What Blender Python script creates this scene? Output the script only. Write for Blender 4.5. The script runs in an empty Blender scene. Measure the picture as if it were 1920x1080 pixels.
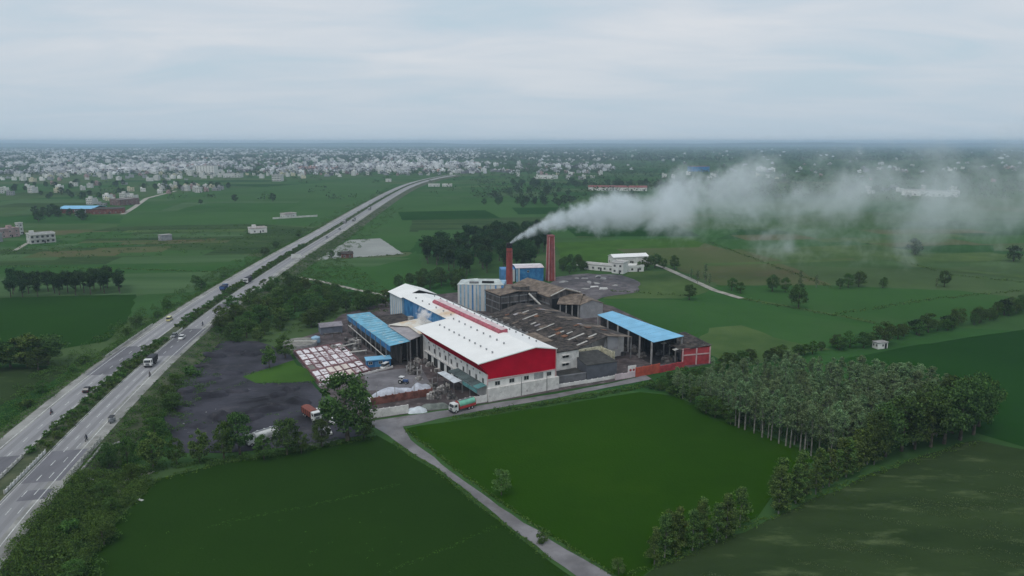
import bpy, bmesh, math, random
import numpy as np
from mathutils import Vector, Matrix, Euler
from mathutils.noise import noise as mathutils_noise
R = math.radians
random.seed(7); rng = np.random.default_rng(7)
sc = bpy.context.scene
C = sc.collection

# ------------------------------------------------------------------ camera
F_PX = 1371.0; PITCH = math.atan(274 / 1371.0); CAM_H = 80.0
cam = bpy.data.cameras.new('camera'); camo = bpy.data.objects.new('camera', cam); C.objects.link(camo)
cam.sensor_width = 36.0; cam.lens = 36.0 * F_PX / 1920.0
cam.clip_start = 1.0; cam.clip_end = 60000.0
camo.location = (0, 0, CAM_H); camo.rotation_euler = (R(90) - PITCH, 0, 0)
sc.camera = camo

# ------------------------------------------------------------------ world: overcast sky
SUN_EL, SUN_AZ = R(58), R(-150)       # high, behind the camera and to its left
w = bpy.data.worlds.new('World'); sc.world = w; w.use_nodes = True
nt = w.node_tree; nt.nodes.clear()
def N(nt, t, **k):
    n = nt.nodes.new(t)
    for a, b in k.items():
        if a == 'ins':
            for i, v in b.items(): n.inputs[i].default_value = v
        else: setattr(n, a, b)
    return n
def LK(nt, a, b): nt.links.new(a, b)
def ramp(nt, stops, interp='LINEAR'):
    n = N(nt, 'ShaderNodeValToRGB'); n.color_ramp.interpolation = interp
    e = n.color_ramp.elements
    while len(e) < len(stops): e.new(0.5)
    for i, (p, c) in enumerate(stops):
        e[i].position = p; e[i].color = (*c, 1) if len(c) == 3 else c
    return n
out = N(nt, 'ShaderNodeOutputWorld'); bg = N(nt, 'ShaderNodeBackground'); bg.inputs[1].default_value = 0.1
sky = N(nt, 'ShaderNodeTexSky', sky_type='NISHITA', sun_disc=False, sun_elevation=SUN_EL, sun_rotation=SUN_AZ, air_density=1.5, dust_density=3.0, ozone_density=1.5)
tc = N(nt, 'ShaderNodeTexCoord'); sx = N(nt, 'ShaderNodeSeparateXYZ'); LK(nt, tc.outputs['Generated'], sx.inputs[0])
def M2(nt, op, a, b=None, c=None, clamp=False):
    n = N(nt, 'ShaderNodeMath', operation=op, use_clamp=clamp)
    for i, x in enumerate((a, b, c)):
        if x is None: continue
        if isinstance(x, (int, float)): n.inputs[i].default_value = x
        else: LK(nt, x, n.inputs[i])
    return n.outputs[0]
zc = M2(nt, 'MAXIMUM', sx.outputs[2], 0.0)
den = M2(nt, 'ADD', zc, 0.14)
cx = M2(nt, 'DIVIDE', sx.outputs[0], den); cy = M2(nt, 'DIVIDE', sx.outputs[1], den)
cmb = N(nt, 'ShaderNodeCombineXYZ'); LK(nt, cx, cmb.inputs[0]); LK(nt, M2(nt, 'MULTIPLY', cy, 1.9), cmb.inputs[1])
n1 = N(nt, 'ShaderNodeTexNoise', ins={'Scale': 0.9, 'Detail': 7.0, 'Roughness': 0.52, 'Distortion': 0.6}); LK(nt, cmb.outputs[0], n1.inputs['Vector'])
n2 = N(nt, 'ShaderNodeTexNoise', ins={'Scale': 0.21, 'Detail': 3.0, 'Roughness': 0.5}); LK(nt, cmb.outputs[0], n2.inputs['Vector'])
nm = M2(nt, 'ADD', M2(nt, 'MULTIPLY', n1.outputs[0], 0.6), M2(nt, 'MULTIPLY', n2.outputs[0], 0.4))
cr = ramp(nt, [(0.38, (5.2, 6.4, 7.35)), (0.46, (5.8, 6.65, 7.5)), (0.53, (6.35, 6.95, 7.65)), (0.63, (7.1, 7.45, 7.95))]); LK(nt, nm, cr.inputs[0])
# towards the horizon the cloud deck closes into an even blue grey
hz = N(nt, 'ShaderNodeMapRange', interpolation_type='SMOOTHSTEP', ins={'From Min': 0.0, 'From Max': 0.13, 'To Min': 1.0, 'To Max': 0.0}); LK(nt, sx.outputs[2], hz.inputs[0])
mh = N(nt, 'ShaderNodeMixRGB'); LK(nt, M2(nt, 'MULTIPLY', hz.outputs[0], 0.75), mh.inputs[0]); LK(nt, cr.outputs[0], mh.inputs[1]); mh.inputs[2].default_value = (5.0, 6.1, 7.1, 1)
ms = N(nt, 'ShaderNodeMixRGB'); ms.inputs[0].default_value = 0.93; LK(nt, sky.outputs[0], ms.inputs[1]); LK(nt, mh.outputs[0], ms.inputs[2])
LK(nt, ms.outputs[0], bg.inputs[0]); LK(nt, bg.outputs[0], out.inputs[0])

sun = bpy.data.lights.new('sun', 'SUN'); sun.energy = 1.0; sun.angle = R(25); sun.color = (1.0, 0.97, 0.93)
suno = bpy.data.objects.new('sun', sun); C.objects.link(suno)
sd = Vector((math.sin(SUN_AZ) * math.cos(SUN_EL), math.cos(SUN_AZ) * math.cos(SUN_EL), math.sin(SUN_EL)))
suno.rotation_euler = sd.to_track_quat('Z', 'Y').to_euler(); suno.location = (-60, -60, 200)

sc.view_settings.view_transform = 'Standard'; sc.view_settings.look = 'None'
sc.view_settings.exposure = 0.0; sc.view_settings.gamma = 1.0; sc.view_settings.use_curve_mapping = False
sc.render.engine = 'CYCLES'
cy_ = sc.cycles
cy_.use_denoising = True
try: cy_.denoiser = 'OPENIMAGEDENOISE'
except Exception: pass
cy_.max_bounces = 6; cy_.diffuse_bounces = 2; cy_.glossy_bounces = 2; cy_.transmission_bounces = 3; cy_.volume_bounces = 4; cy_.transparent_max_bounces = 8
cy_.volume_step_rate = 1.0; cy_.volume_max_steps = 256
cy_.use_adaptive_sampling = True; cy_.adaptive_threshold = 0.02

# ------------------------------------------------------------------ survey: photo measurements -> places on the ground
cp, sp = math.cos(PITCH), math.sin(PITCH)
def G(px, py, z=0.0):
    xc = (px - 960) / F_PX; yc = (540 - py) / F_PX
    t = (z - CAM_H) / (-sp + yc * cp)
    return Vector((xc * t, (cp + yc * sp) * t, z))
def GP(pts, z=0.0): return [G(x, y, z) for x, y in pts]
FA = R(29.6)
FO = G(915, 752)
FAC = (FO.x, FO.y, FA)                 # factory frame: x runs along the lane, y away from it
class Fr:
    def __init__(s, f): s.o = Vector((f[0], f[1], 0)); s.a = f[2]; s.c, s.s = math.cos(f[2]), math.sin(f[2])
    def w(s, x, y, z): return Vector((s.o.x + s.c * x - s.s * y, s.o.y + s.s * x + s.c * y, z))
    def l(s, p): dx, dy = p.x - s.o.x, p.y - s.o.y; return Vector((s.c * dx + s.s * dy, -s.s * dx + s.c * dy, p.z))
FF = Fr(FAC)
def L(px, py, z=0.0): return FF.l(G(px, py, z))
def frame_px(p1, p2, z=0.0):
    a, b = G(*p1, z), G(*p2, z); d = b - a
    return (a.x, a.y, math.atan2(d.y, d.x)), d.length

# ------------------------------------------------------------------ materials
MATS = {}
def mat(name, col, var=0.12, scale=0.5, rough=0.8, bump=0.0, bscale=4.0, col2=None, metal=0.0, detail=5.0, spots=None, spec=0.3, island=0.0, objrand=0.0, thr=(0.4, 0.62), stretch=None):
    if name in MATS: return MATS[name]
    m = bpy.data.materials.new(name); m.use_nodes = True; nt = m.node_tree; nt.nodes.clear()
    o = N(nt, 'ShaderNodeOutputMaterial'); b = N(nt, 'ShaderNodeBsdfPrincipled', ins={'Roughness': rough, 'Metallic': metal, 'Specular IOR Level': spec})
    LK(nt, b.outputs[0], o.inputs[0])
    g = N(nt, 'ShaderNodeNewGeometry'); vec = g.outputs['Position']
    if stretch:
        mp = N(nt, 'ShaderNodeMapping', ins={'Rotation': (0, 0, stretch[0]), 'Scale': stretch[1]}); LK(nt, vec, mp.inputs[0]); vec = mp.outputs[0]
    t = N(nt, 'ShaderNodeTexNoise', ins={'Scale': scale, 'Detail': detail, 'Roughness': 0.6}); LK(nt, vec, t.inputs['Vector'])
    c2 = col2 or tuple(x * (1 - 2 * var) for x in col)
    c1 = tuple(min(1, x * (1 + var)) for x in col)
    r = ramp(nt, [(thr[0], c2), (thr[1], c1)]); LK(nt, t.outputs[0], r.inputs[0])
    cur = r.outputs[0]
    if spots:          # (colour, scale, threshold, softness): dirt or wear with a shape of its own
        t2 = N(nt, 'ShaderNodeTexNoise', ins={'Scale': spots[1], 'Detail': 6.0, 'Roughness': 0.65}); LK(nt, vec, t2.inputs['Vector'])
        mr = N(nt, 'ShaderNodeMapRange', ins={'From Min': spots[2], 'From Max': spots[2] + spots[3]}); LK(nt, t2.outputs[0], mr.inputs[0])
        mx = N(nt, 'ShaderNodeMixRGB'); LK(nt, mr.outputs[0], mx.inputs[0]); LK(nt, cur, mx.inputs[1]); mx.inputs[2].default_value = (*spots[0], 1); cur = mx.outputs[0]
    if island or objrand:
        h = N(nt, 'ShaderNodeHueSaturation')
        v = None
        if island: v = M2(nt, 'MULTIPLY_ADD', g.outputs['Random Per Island'], island * 2, 1 - island)
        if objrand:
            oi = N(nt, 'ShaderNodeObjectInfo'); ov = M2(nt, 'MULTIPLY_ADD', oi.outputs['Random'], objrand * 2, 1 - objrand)
            v = ov if v is None else M2(nt, 'MULTIPLY', v, ov)
        LK(nt, v, h.inputs['Value']); LK(nt, cur, h.inputs['Color']); cur = h.outputs[0]
    LK(nt, cur, b.inputs['Base Color'])
    if bump:
        t3 = N(nt, 'ShaderNodeTexNoise', ins={'Scale': bscale, 'Detail': 4.0}); LK(nt, g.outputs['Position'], t3.inputs['Vector'])
        bp = N(nt, 'ShaderNodeBump', ins={'Strength': bump, 'Distance': 0.3}); LK(nt, t3.outputs[0], bp.inputs['Height']); LK(nt, bp.outputs[0], b.inputs['Normal'])
    MATS[name] = m; return m
def leafmat(name, c_dark, c_light, isl=0.35, objr=0.18, trans=0.25):
    if name in MATS: return MATS[name]
    m = bpy.data.materials.new(name); m.use_nodes = True; nt = m.node_tree; nt.nodes.clear()
    o = N(nt, 'ShaderNodeOutputMaterial'); d = N(nt, 'ShaderNodeBsdfDiffuse'); tr = N(nt, 'ShaderNodeBsdfTranslucent'); ms = N(nt, 'ShaderNodeMixShader'); ms.inputs[0].default_value = trans
    g = N(nt, 'ShaderNodeNewGeometry'); oi = N(nt, 'ShaderNodeObjectInfo')
    t = N(nt, 'ShaderNodeTexNoise', ins={'Scale': 0.45, 'Detail': 3.0}); LK(nt, g.outputs['Position'], t.inputs['Vector'])
    a = M2(nt, 'ADD', M2(nt, 'MULTIPLY', g.outputs['Random Per Island'], 0.5), M2(nt, 'MULTIPLY', t.outputs[0], 0.5))
    r = ramp(nt, [(0.25, c_dark), (0.75, c_light)]); LK(nt, a, r.inputs[0])
    h = N(nt, 'ShaderNodeHueSaturation'); LK(nt, r.outputs[0], h.inputs['Color'])
    LK(nt, M2(nt, 'MULTIPLY_ADD', oi.outputs['Random'], objr * 2, 1 - objr), h.inputs['Value'])
    LK(nt, M2(nt, 'MULTIPLY_ADD', oi.outputs['Random'], 0.045, 0.495), h.inputs['Hue'])
    for s in (d, tr): LK(nt, h.outputs[0], s.inputs['Color'])
    LK(nt, d.outputs[0], ms.inputs[1]); LK(nt, tr.outputs[0], ms.inputs[2]); LK(nt, ms.outputs[0], o.inputs[0])
    MATS[name] = m; return m

WHITE_ROOF = mat('white_sheet_roof', (0.86, 0.845, 0.815), 0.02, 0.15, 0.45, spots=((0.70, 0.69, 0.66), 0.35, 0.60, 0.25))
WHITE_WALL = mat('white_wall_paint', (0.74, 0.73, 0.70), 0.06, 0.4, 0.8, spots=((0.45, 0.43, 0.40), 0.55, 0.63, 0.16))
DIRTY_WALL = mat('stained_white_wall', (0.70, 0.68, 0.65), 0.08, 0.5, 0.9, spots=((0.24, 0.22, 0.20), 0.7, 0.58, 0.16))
CREAM_WALL = mat('stained_cream_wall', (0.62, 0.58, 0.42), 0.12, 0.5, 0.9, spots=((0.14, 0.14, 0.09), 0.6, 0.52, 0.14))
RED_CLAD = mat('red_cladding', (0.50, 0.004, 0.026), 0.06, 0.25, 0.7, spec=0.0)
RED_DARK = mat('red_fascia', (0.42, 0.004, 0.024), 0.06, 0.25, 0.7, spec=0.0)
RED_VENT = mat('faded_red_louvre', (0.42, 0.10, 0.13), 0.12, 0.5, 0.6)
PINK_LOUV = mat('pale_pink_louvre', (0.72, 0.58, 0.58), 0.1, 0.5, 0.6)
GLASS = mat('dark_window_glass', (0.03, 0.035, 0.04), 0.2, 2.0, 0.15, spec=0.5)
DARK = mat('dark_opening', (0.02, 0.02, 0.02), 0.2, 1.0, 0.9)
FRAME = mat('window_frame', (0.55, 0.54, 0.52), 0.1, 1.0, 0.7)
SHUT = mat('grey_shutter', (0.30, 0.31, 0.31), 0.1, 1.0, 0.6)
VENT = mat('grey_turbine_vent', (0.30, 0.31, 0.32), 0.1, 2.0, 0.4, metal=0.3)
BLUE_WALL = mat('blue_cladding', (0.035, 0.19, 0.42), 0.14, 0.3, 0.5, spots=((0.10, 0.28, 0.42), 0.3, 0.52, 0.2))
BLUE_ROOF = mat('sky_blue_sheet', (0.21, 0.50, 0.72), 0.05, 0.2, 0.5, spots=((0.36, 0.47, 0.55), 0.35, 0.60, 0.16))
BLUE_LEFT = mat('weathered_blue_sheet', (0.15, 0.40, 0.54), 0.12, 0.3, 0.55, spots=((0.44, 0.47, 0.46), 0.35, 0.55, 0.14))
BLUE_SKYL = mat('pale_blue_rooflight', (0.26, 0.50, 0.60), 0.1, 0.5, 0.5)
def stained_roof(name, base, stain, centre, radius):
    m = mat(name, base, 0.02, 0.15, 0.5); nt = m.node_tree; b = [n for n in nt.nodes if n.type == 'BSDF_PRINCIPLED'][0]
    src = b.inputs['Base Color'].links[0].from_socket; g = N(nt, 'ShaderNodeNewGeometry')
    d = N(nt, 'ShaderNodeVectorMath', operation='DISTANCE'); LK(nt, g.outputs['Position'], d.inputs[0]); d.inputs[1].default_value = centre
    t = N(nt, 'ShaderNodeTexNoise', ins={'Scale': 0.22, 'Detail': 7.0, 'Roughness': 0.65}); LK(nt, g.outputs['Position'], t.inputs['Vector'])
    v = M2(nt, 'ADD', M2(nt, 'SUBTRACT', 0.75, M2(nt, 'DIVIDE', d.outputs['Value'], radius)), M2(nt, 'MULTIPLY', M2(nt, 'SUBTRACT', t.outputs[0], 0.5), 1.8), clamp=True)
    mx = N(nt, 'ShaderNodeMixRGB'); LK(nt, v, mx.inputs[0]); LK(nt, src, mx.inputs[1]); mx.inputs[2].default_value = (*stain, 1); LK(nt, mx.outputs[0], b.inputs['Base Color']); return m
ROOF_DUST = stained_roof('ochre_dusted_roof', (0.86, 0.845, 0.81), (0.60, 0.38, 0.18), FF.w(13, 60, 14.5), 13.0)
GREY_ROOF = mat('grey_sheet_roof', (0.35, 0.32, 0.33), 0.10, 0.3, 0.6, spots=((0.5, 0.42, 0.33), 0.3, 0.58, 0.16))
CREAM_ROOF = mat('dust_stained_roof', (0.70, 0.66, 0.58), 0.06, 0.12, 0.6, spots=((0.62, 0.36, 0.13), 0.10, 0.49, 0.16))
DARK_ROOF = mat('sooty_asbestos_roof', (0.060, 0.049, 0.043), 0.35, 0.5, 0.9, spots=((0.17, 0.135, 0.105), 0.9, 0.56, 0.14))
BROWN_ROOF = mat('dust_brown_roof', (0.20, 0.155, 0.120), 0.22, 0.4, 0.9, spots=((0.07, 0.06, 0.055), 0.6, 0.54, 0.18))
BROWN_WALL = mat('sooty_cladding', (0.115, 0.105, 0.10), 0.22, 0.5, 0.85, spots=((0.045, 0.04, 0.04), 0.6, 0.5, 0.2), stretch=(0, (1, 1, 0.25)))
GREY_CLAD = mat('light_grey_cladding', (0.30, 0.30, 0.31), 0.08, 0.4, 0.7, spots=((0.2, 0.19, 0.18), 0.5, 0.58, 0.2))
SLATE = mat('slate_grey_cladding', (0.105, 0.112, 0.13), 0.10, 0.3, 0.6)
SLATE_ROOF = mat('slate_dark_roof', (0.052, 0.050, 0.046), 0.2, 0.4, 0.8)
TANK_WHITE = mat('pale_panel', (0.62, 0.62, 0.59), 0.08, 0.4, 0.6, spots=((0.42, 0.42, 0.38), 0.5, 0.55, 0.25), stretch=(0, (1, 1, 0.2)))
TANK_BLUE = mat('pale_blue_panel', (0.30, 0.47, 0.60), 0.10, 0.4, 0.6)
TANK_BLUE2 = mat('strong_blue_panel', (0.10, 0.27, 0.52), 0.10, 0.4, 0.6)
TANK_TOP = mat('tank_top_sheet', (0.50, 0.54, 0.52), 0.12, 0.3, 0.7)
CHIM = mat('red_chimney', (0.30, 0.060, 0.050), 0.12, 0.5, 0.8, spots=((0.10, 0.03, 0.03), 0.6, 0.56, 0.2), stretch=(0, (1, 1, 0.3)))
CHIM2 = mat('pinkish_chimney', (0.34, 0.12, 0.12), 0.12, 0.5, 0.8)
CHIM_EDGE = mat('pale_chimney_edge', (0.48, 0.27, 0.25), 0.12, 0.5, 0.8)
SOOT_SHADE = mat('soot_and_shade', (0.03, 0.025, 0.025), 0.3, 1.0, 0.9)  # real soot, and the near-black painted for shade inside the open sheds
STEEL = mat('grey_steel', (0.22, 0.22, 0.22), 0.15, 1.0, 0.6, metal=0.2)
PALE_STEEL = mat('pale_steel', (0.55, 0.53, 0.48), 0.1, 1.0, 0.6)
CONC = mat('concrete', (0.34, 0.33, 0.32), 0.12, 0.6, 0.9, spots=((0.18, 0.17, 0.16), 0.8, 0.56, 0.2))
YARD = mat('yard_concrete', (0.185, 0.175, 0.185), 0.14, 0.12, 0.9, spots=((0.10, 0.09, 0.095), 0.16, 0.54, 0.2))
DIRT_YARD = mat('trodden_yard', (0.095, 0.075, 0.075), 0.22, 0.2, 0.95, spots=((0.19, 0.16, 0.15), 0.4, 0.57, 0.15), bump=0.3, bscale=1.0)
COAL = mat('coal_dust_ground', (0.040, 0.039, 0.050), 0.28, 0.06, 0.95, spots=((0.085, 0.078, 0.085), 0.10, 0.55, 0.2), bump=0.5, bscale=0.6)
ASH = mat('ash_ground', (0.14, 0.125, 0.13), 0.2, 0.08, 0.95, spots=((0.055, 0.052, 0.058), 0.15, 0.5, 0.16), bump=0.4, bscale=0.6)
BRICK_RED = mat('red_brick', (0.21, 0.085, 0.065), 0.2, 0.6, 0.9, spots=((0.10, 0.05, 0.045), 0.5, 0.55, 0.2))
RED_PAINT = mat('red_paint', (0.42, 0.055, 0.065), 0.12, 0.5, 0.8)
ORANGE_PAINT = mat('orange_red_paint', (0.46, 0.09, 0.055), 0.12, 0.5, 0.8)
PINK_TRIM = mat('pale_pink_trim', (0.62, 0.42, 0.42), 0.1, 0.5, 0.8)
FOAM = mat('white_foam', (0.86, 0.82, 0.83), 0.06, 0.5, 0.9, spots=((0.22, 0.14, 0.14), 0.5, 0.53, 0.08), bump=0.4, bscale=1.5)
FOAM2 = mat('broken_foam', (0.74, 0.68, 0.69), 0.12, 0.9, 0.9, spots=((0.20, 0.12, 0.12), 0.8, 0.48, 0.08), bump=0.5, bscale=1.5)
FOAM_CREAM = mat('cream_foam', (0.70, 0.62, 0.55), 0.10, 0.4, 0.9, spots=((0.40, 0.25, 0.22), 0.3, 0.55, 0.15))
TANK_WALL = mat('maroon_tank_wall', (0.20, 0.10, 0.105), 0.2, 0.5, 0.9)
SLUDGE = mat('grey_sludge', (0.22, 0.21, 0.185), 0.15, 0.5, 0.8)
TARP_WHITE = mat('pale_tarpaulin', (0.52, 0.54, 0.60), 0.12, 0.4, 0.7, bump=0.4, bscale=0.8)
TARP_GREEN = mat('grey_green_canopy', (0.10, 0.135, 0.135), 0.15, 0.3, 0.8)
TARP_TEAL = mat('teal_canopy', (0.10, 0.25, 0.25), 0.15, 0.3, 0.8)
FIB_WHITE = mat('white_canopy_sheet', (0.62, 0.67, 0.70), 0.08, 0.5, 0.6)
SCRAP = mat('scrap_metal', (0.13, 0.12, 0.115), 0.3, 0.6, 0.8, island=0.6)
RUBBER = mat('tyre_rubber', (0.02, 0.02, 0.02), 0.2, 2.0, 0.9)
BARK = mat('bark', (0.10, 0.085, 0.065), 0.25, 1.0, 0.95)
BARK_PALE = mat('pale_bark', (0.22, 0.215, 0.185), 0.2, 1.0, 0.95)
ROAD_M = mat('weathered_concrete_road', (0.315, 0.31, 0.315), 0.10, 0.05, 0.85, spots=((0.215, 0.21, 0.215), 0.10, 0.52, 0.2), stretch=(R(10), (1, 0.12, 1)))
ASPH = mat('dark_asphalt', (0.155, 0.152, 0.165), 0.12, 0.15, 0.85, stretch=(R(10), (1, 0.2, 1)))
SHOULDER = mat('dusty_shoulder', (0.30, 0.295, 0.275), 0.14, 0.12, 0.95, spots=((0.16, 0.155, 0.13), 0.2, 0.55, 0.2))
PAINT = mat('road_paint', (0.62, 0.62, 0.60), 0.15, 0.8, 0.8)
KERB = mat('kerb_concrete', (0.40, 0.40, 0.37), 0.12, 0.6, 0.9)
LANE_M = mat('lane_asphalt', (0.205, 0.195, 0.20), 0.16, 0.10, 0.9, spots=((0.12, 0.105, 0.10), 0.14, 0.54, 0.2))
PATH_M = mat('dirt_path', (0.36, 0.34, 0.29), 0.15, 0.2, 0.95)
EARTH = mat('verge_earth', (0.075, 0.085, 0.045), 0.25, 0.15, 0.95, col2=(0.035, 0.055, 0.022))

def field(name, col, col2, scale=0.02, spots=None, bump=0.5, stretch=None):
    return mat(name, col, 0.06, scale, 0.9, bump, 1.6, detail=12.0, col2=col2, spots=spots, stretch=stretch, spec=0.0, thr=(0.35, 0.65))
FIELD_A = field('rice_dark', (0.0180, 0.046, 0.0065), (0.0145, 0.039, 0.0055), 0.02, spots=((0.026, 0.060, 0.010), 0.25, 0.64, 0.2))
FIELD_B = field('rice_bright', (0.0205, 0.061, 0.0025), (0.0165, 0.051, 0.0022), 0.015, spots=((0.027, 0.070, 0.004), 0.035, 0.5, 0.3))
FIELD_C = field('weedy_fallow', (0.038, 0.062, 0.022), (0.025, 0.045, 0.016), 0.03, spots=((0.090, 0.122, 0.052), 0.07, 0.55, 0.16), stretch=(R(-35), (1, 2.6, 1)))
FIELD_D = field('rice_mid', (0.0165, 0.058, 0.0110), (0.0125, 0.047, 0.0095), 0.012)
FIELD_E = field('brown_green', (0.092, 0.105, 0.048), (0.070, 0.098, 0.036), 0.015, spots=((0.12, 0.095, 0.055), 0.012, 0.5, 0.2))
FIELD_F = field('pasture', (0.085, 0.130, 0.045), (0.050, 0.095, 0.030), 0.03)
FIELD_G = field('bright_grass', (0.055, 0.120, 0.022), (0.040, 0.090, 0.018), 0.05)
FIELD_H = field('rice_far', (0.050, 0.112, 0.034), (0.040, 0.096, 0.028), 0.008, spots=((0.060, 0.105, 0.040), 0.006, 0.52, 0.2))
FIELD_J = field('rice_behind_sheds', (0.042, 0.104, 0.028), (0.033, 0.088, 0.023), 0.012, spots=((0.052, 0.100, 0.036), 0.015, 0.52, 0.2))
FIELD_K = field('rice_left', (0.020, 0.060, 0.010), (0.016, 0.050, 0.009), 0.015)
FIELD_L = field('pale_stubble', (0.075, 0.130, 0.055), (0.048, 0.098, 0.036), 0.02, stretch=(0.05, (0.3, 3.0, 1)))
FIELD_I = field('rough_scrub', (0.050, 0.088, 0.030), (0.030, 0.058, 0.022), 0.03, spots=((0.10, 0.13, 0.05), 0.04, 0.60, 0.12), stretch=(0.1, (0.5, 2.2, 1)))
POND = mat('pale_grey_flat_ground', (0.27, 0.28, 0.255), 0.06, 0.03, 0.7)

# ground: patchwork of far fields
def ground_mat():
    m = bpy.data.materials.new('field_patchwork'); m.use_nodes = True; nt = m.node_tree; nt.nodes.clear()
    o = N(nt, 'ShaderNodeOutputMaterial'); b = N(nt, 'ShaderNodeBsdfPrincipled', ins={'Roughness': 0.95, 'Specular IOR Level': 0.0}); LK(nt, b.outputs[0], o.inputs[0])
    g = N(nt, 'ShaderNodeNewGeometry')
    mp = N(nt, 'ShaderNodeMapping', ins={'Rotation': (0, 0, 0.35), 'Scale': (0.007, 0.012, 0.0)}); LK(nt, g.outputs['Position'], mp.inputs[0])
    v = N(nt, 'ShaderNodeTexVoronoi', ins={'Scale': 1.0, 'Randomness': 0.8}, distance='CHEBYCHEV'); LK(nt, mp.outputs[0], v.inputs['Vector'])
    s = N(nt, 'ShaderNodeSeparateColor'); LK(nt, v.outputs['Color'], s.inputs[0])
    r = ramp(nt, [(0.0, (0.022, 0.066, 0.018)), (0.25, (0.036, 0.098, 0.026)), (0.5, (0.050, 0.100, 0.034)), (0.72, (0.070, 0.112, 0.044)), (0.9, (0.040, 0.100, 0.028)), (1.0, (0.095, 0.115, 0.060))]); LK(nt, s.outputs[0], r.inputs[0])
    t = N(nt, 'ShaderNodeTexNoise', ins={'Scale': 0.02, 'Detail': 6.0, 'Roughness': 0.65}); LK(nt, g.outputs['Position'], t.inputs['Vector'])
    h = N(nt, 'ShaderNodeHueSaturation'); LK(nt, r.outputs[0], h.inputs['Color']); LK(nt, M2(nt, 'MULTIPLY_ADD', t.outputs[0], 0.9, 0.55), h.inputs['Value'])
    LK(nt, h.outputs[0], b.inputs['Base Color']); return m
GROUND_M = ground_mat()

# ------------------------------------------------------------------ builders
def tag(o, label=None, cat=None, group=None, kind=None):
    if label: o['label'] = label
    if cat: o['category'] = cat
    if group: o['group'] = group
    if kind: o['kind'] = kind
    return o
def thing(name, label, cat, loc=(0, 0, 0), rz=0.0, group=None):
    o = bpy.data.objects.new(name, None); C.objects.link(o); o.empty_display_size = 0.5
    o.location = loc; o.rotation_euler = (0, 0, rz); return tag(o, label, cat, group)
class MB:
    """collects shapes given in a frame (x, y, rotation); build() links them as one mesh, in the parent's space"""
    def __init__(s, fr=(0, 0, 0)): s.v = []; s.f = []; s.fr = Fr(fr)
    def a(s, pts):
        i = len(s.v); s.v += [s.fr.w(*p) for p in pts]; return i
    def box(s, x0, x1, y0, y1, z0, z1):
        i = s.a([(x0, y0, z0), (x1, y0, z0), (x1, y1, z0), (x0, y1, z0), (x0, y0, z1), (x1, y0, z1), (x1, y1, z1), (x0, y1, z1)])
        s.f += [tuple(i + k for k in q) for q in ((0, 3, 2, 1), (4, 5, 6, 7), (0, 1, 5, 4), (1, 2, 6, 5), (2, 3, 7, 6), (3, 0, 4, 7))]; return s
    def ext(s, prof, y0, y1):                    # profile (x, z) pushed along y
        n = len(prof); i = s.a([(x, y0, z) for x, z in prof] + [(x, y1, z) for x, z in prof])
        s.f += [tuple(range(i, i + n)), tuple(reversed(range(i + n, i + 2 * n)))]
        s.f += [(i + k, i + n + k, i + n + (k + 1) % n, i + (k + 1) % n) for k in range(n)]; return s
    def extx(s, prof, x0, x1):                   # profile (y, z) pushed along x
        n = len(prof); i = s.a([(x0, y, z) for y, z in prof] + [(x1, y, z) for y, z in prof])
        s.f += [tuple(range(i, i + n)), tuple(reversed(range(i + n, i + 2 * n)))]
        s.f += [(i + k, i + n + k, i + n + (k + 1) % n, i + (k + 1) % n) for k in range(n)]; return s
    def slab(s, pts, t=0.12):                    # thick sheet under the given corners
        n = len(pts); i = s.a(list(pts) + [(p[0], p[1], p[2] - t) for p in pts])
        s.f += [tuple(range(i, i + n)), tuple(reversed(range(i + n, i + 2 * n)))]
        s.f += [(i + k, i + n + k, i + n + (k + 1) % n, i + (k + 1) % n) for k in range(n)]; return s
    def prism(s, pts, z0, z1):
        return s.slab([(p[0], p[1], z1) for p in pts], z1 - z0)
    def cyl(s, p0, p1, r0, r1=None, n=10):
        r1 = r0 if r1 is None else r1
        p0, p1 = Vector(p0), Vector(p1); d = (p1 - p0).normalized()
        a = d.orthogonal().normalized(); b = d.cross(a)
        q = []
        for p, r in ((p0, r0), (p1, r1)):
            for k in range(n):
                t = 2 * math.pi * k / n; q.append(p + a * (r * math.cos(t)) + b * (r * math.sin(t)))
        i = s.a([tuple(x) for x in q])
        s.f += [(i + k, i + (k + 1) % n, i + n + (k + 1) % n, i + n + k) for k in range(n)]
        s.f += [tuple(reversed(range(i, i + n))), tuple(range(i + n, i + 2 * n))]; return s
    def mesh(s, name, root=None):
        me = bpy.data.meshes.new(name)
        v = s.v
        if root is not None:
            mi = (Matrix.Translation(root.location) @ root.rotation_euler.to_matrix().to_4x4()).inverted(); v = [mi @ p for p in v]
        me.from_pydata([tuple(p) for p in v], [], s.f); me.update(); return me
    def build(s, name, m, root=None, parent=None, smooth=False):
        me = s.mesh(name, root); o = bpy.data.objects.new(name, me); C.objects.link(o)
        me.materials.append(m); o.parent = parent or root
        bm = bmesh.new(); bm.from_mesh(me); bmesh.ops.recalc_face_normals(bm, faces=bm.faces); bm.to_mesh(me); bm.free()
        if smooth: me.polygons.foreach_set('use_smooth', [True] * len(me.polygons))
        return o
def copy_tree(o, parent=None):
    c = o.copy(); C.objects.link(c)
    if parent: c.parent = parent
    for ch in o.children: copy_tree(ch, c)
    return c
def inst(src, name, parent, loc, rz=0.0, scale=None):
    o = bpy.data.objects.new(name, src); C.objects.link(o); o.parent = parent; o.location = loc; o.rotation_euler = (0, 0, rz)
    if scale: o.scale = scale
    return o
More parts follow.
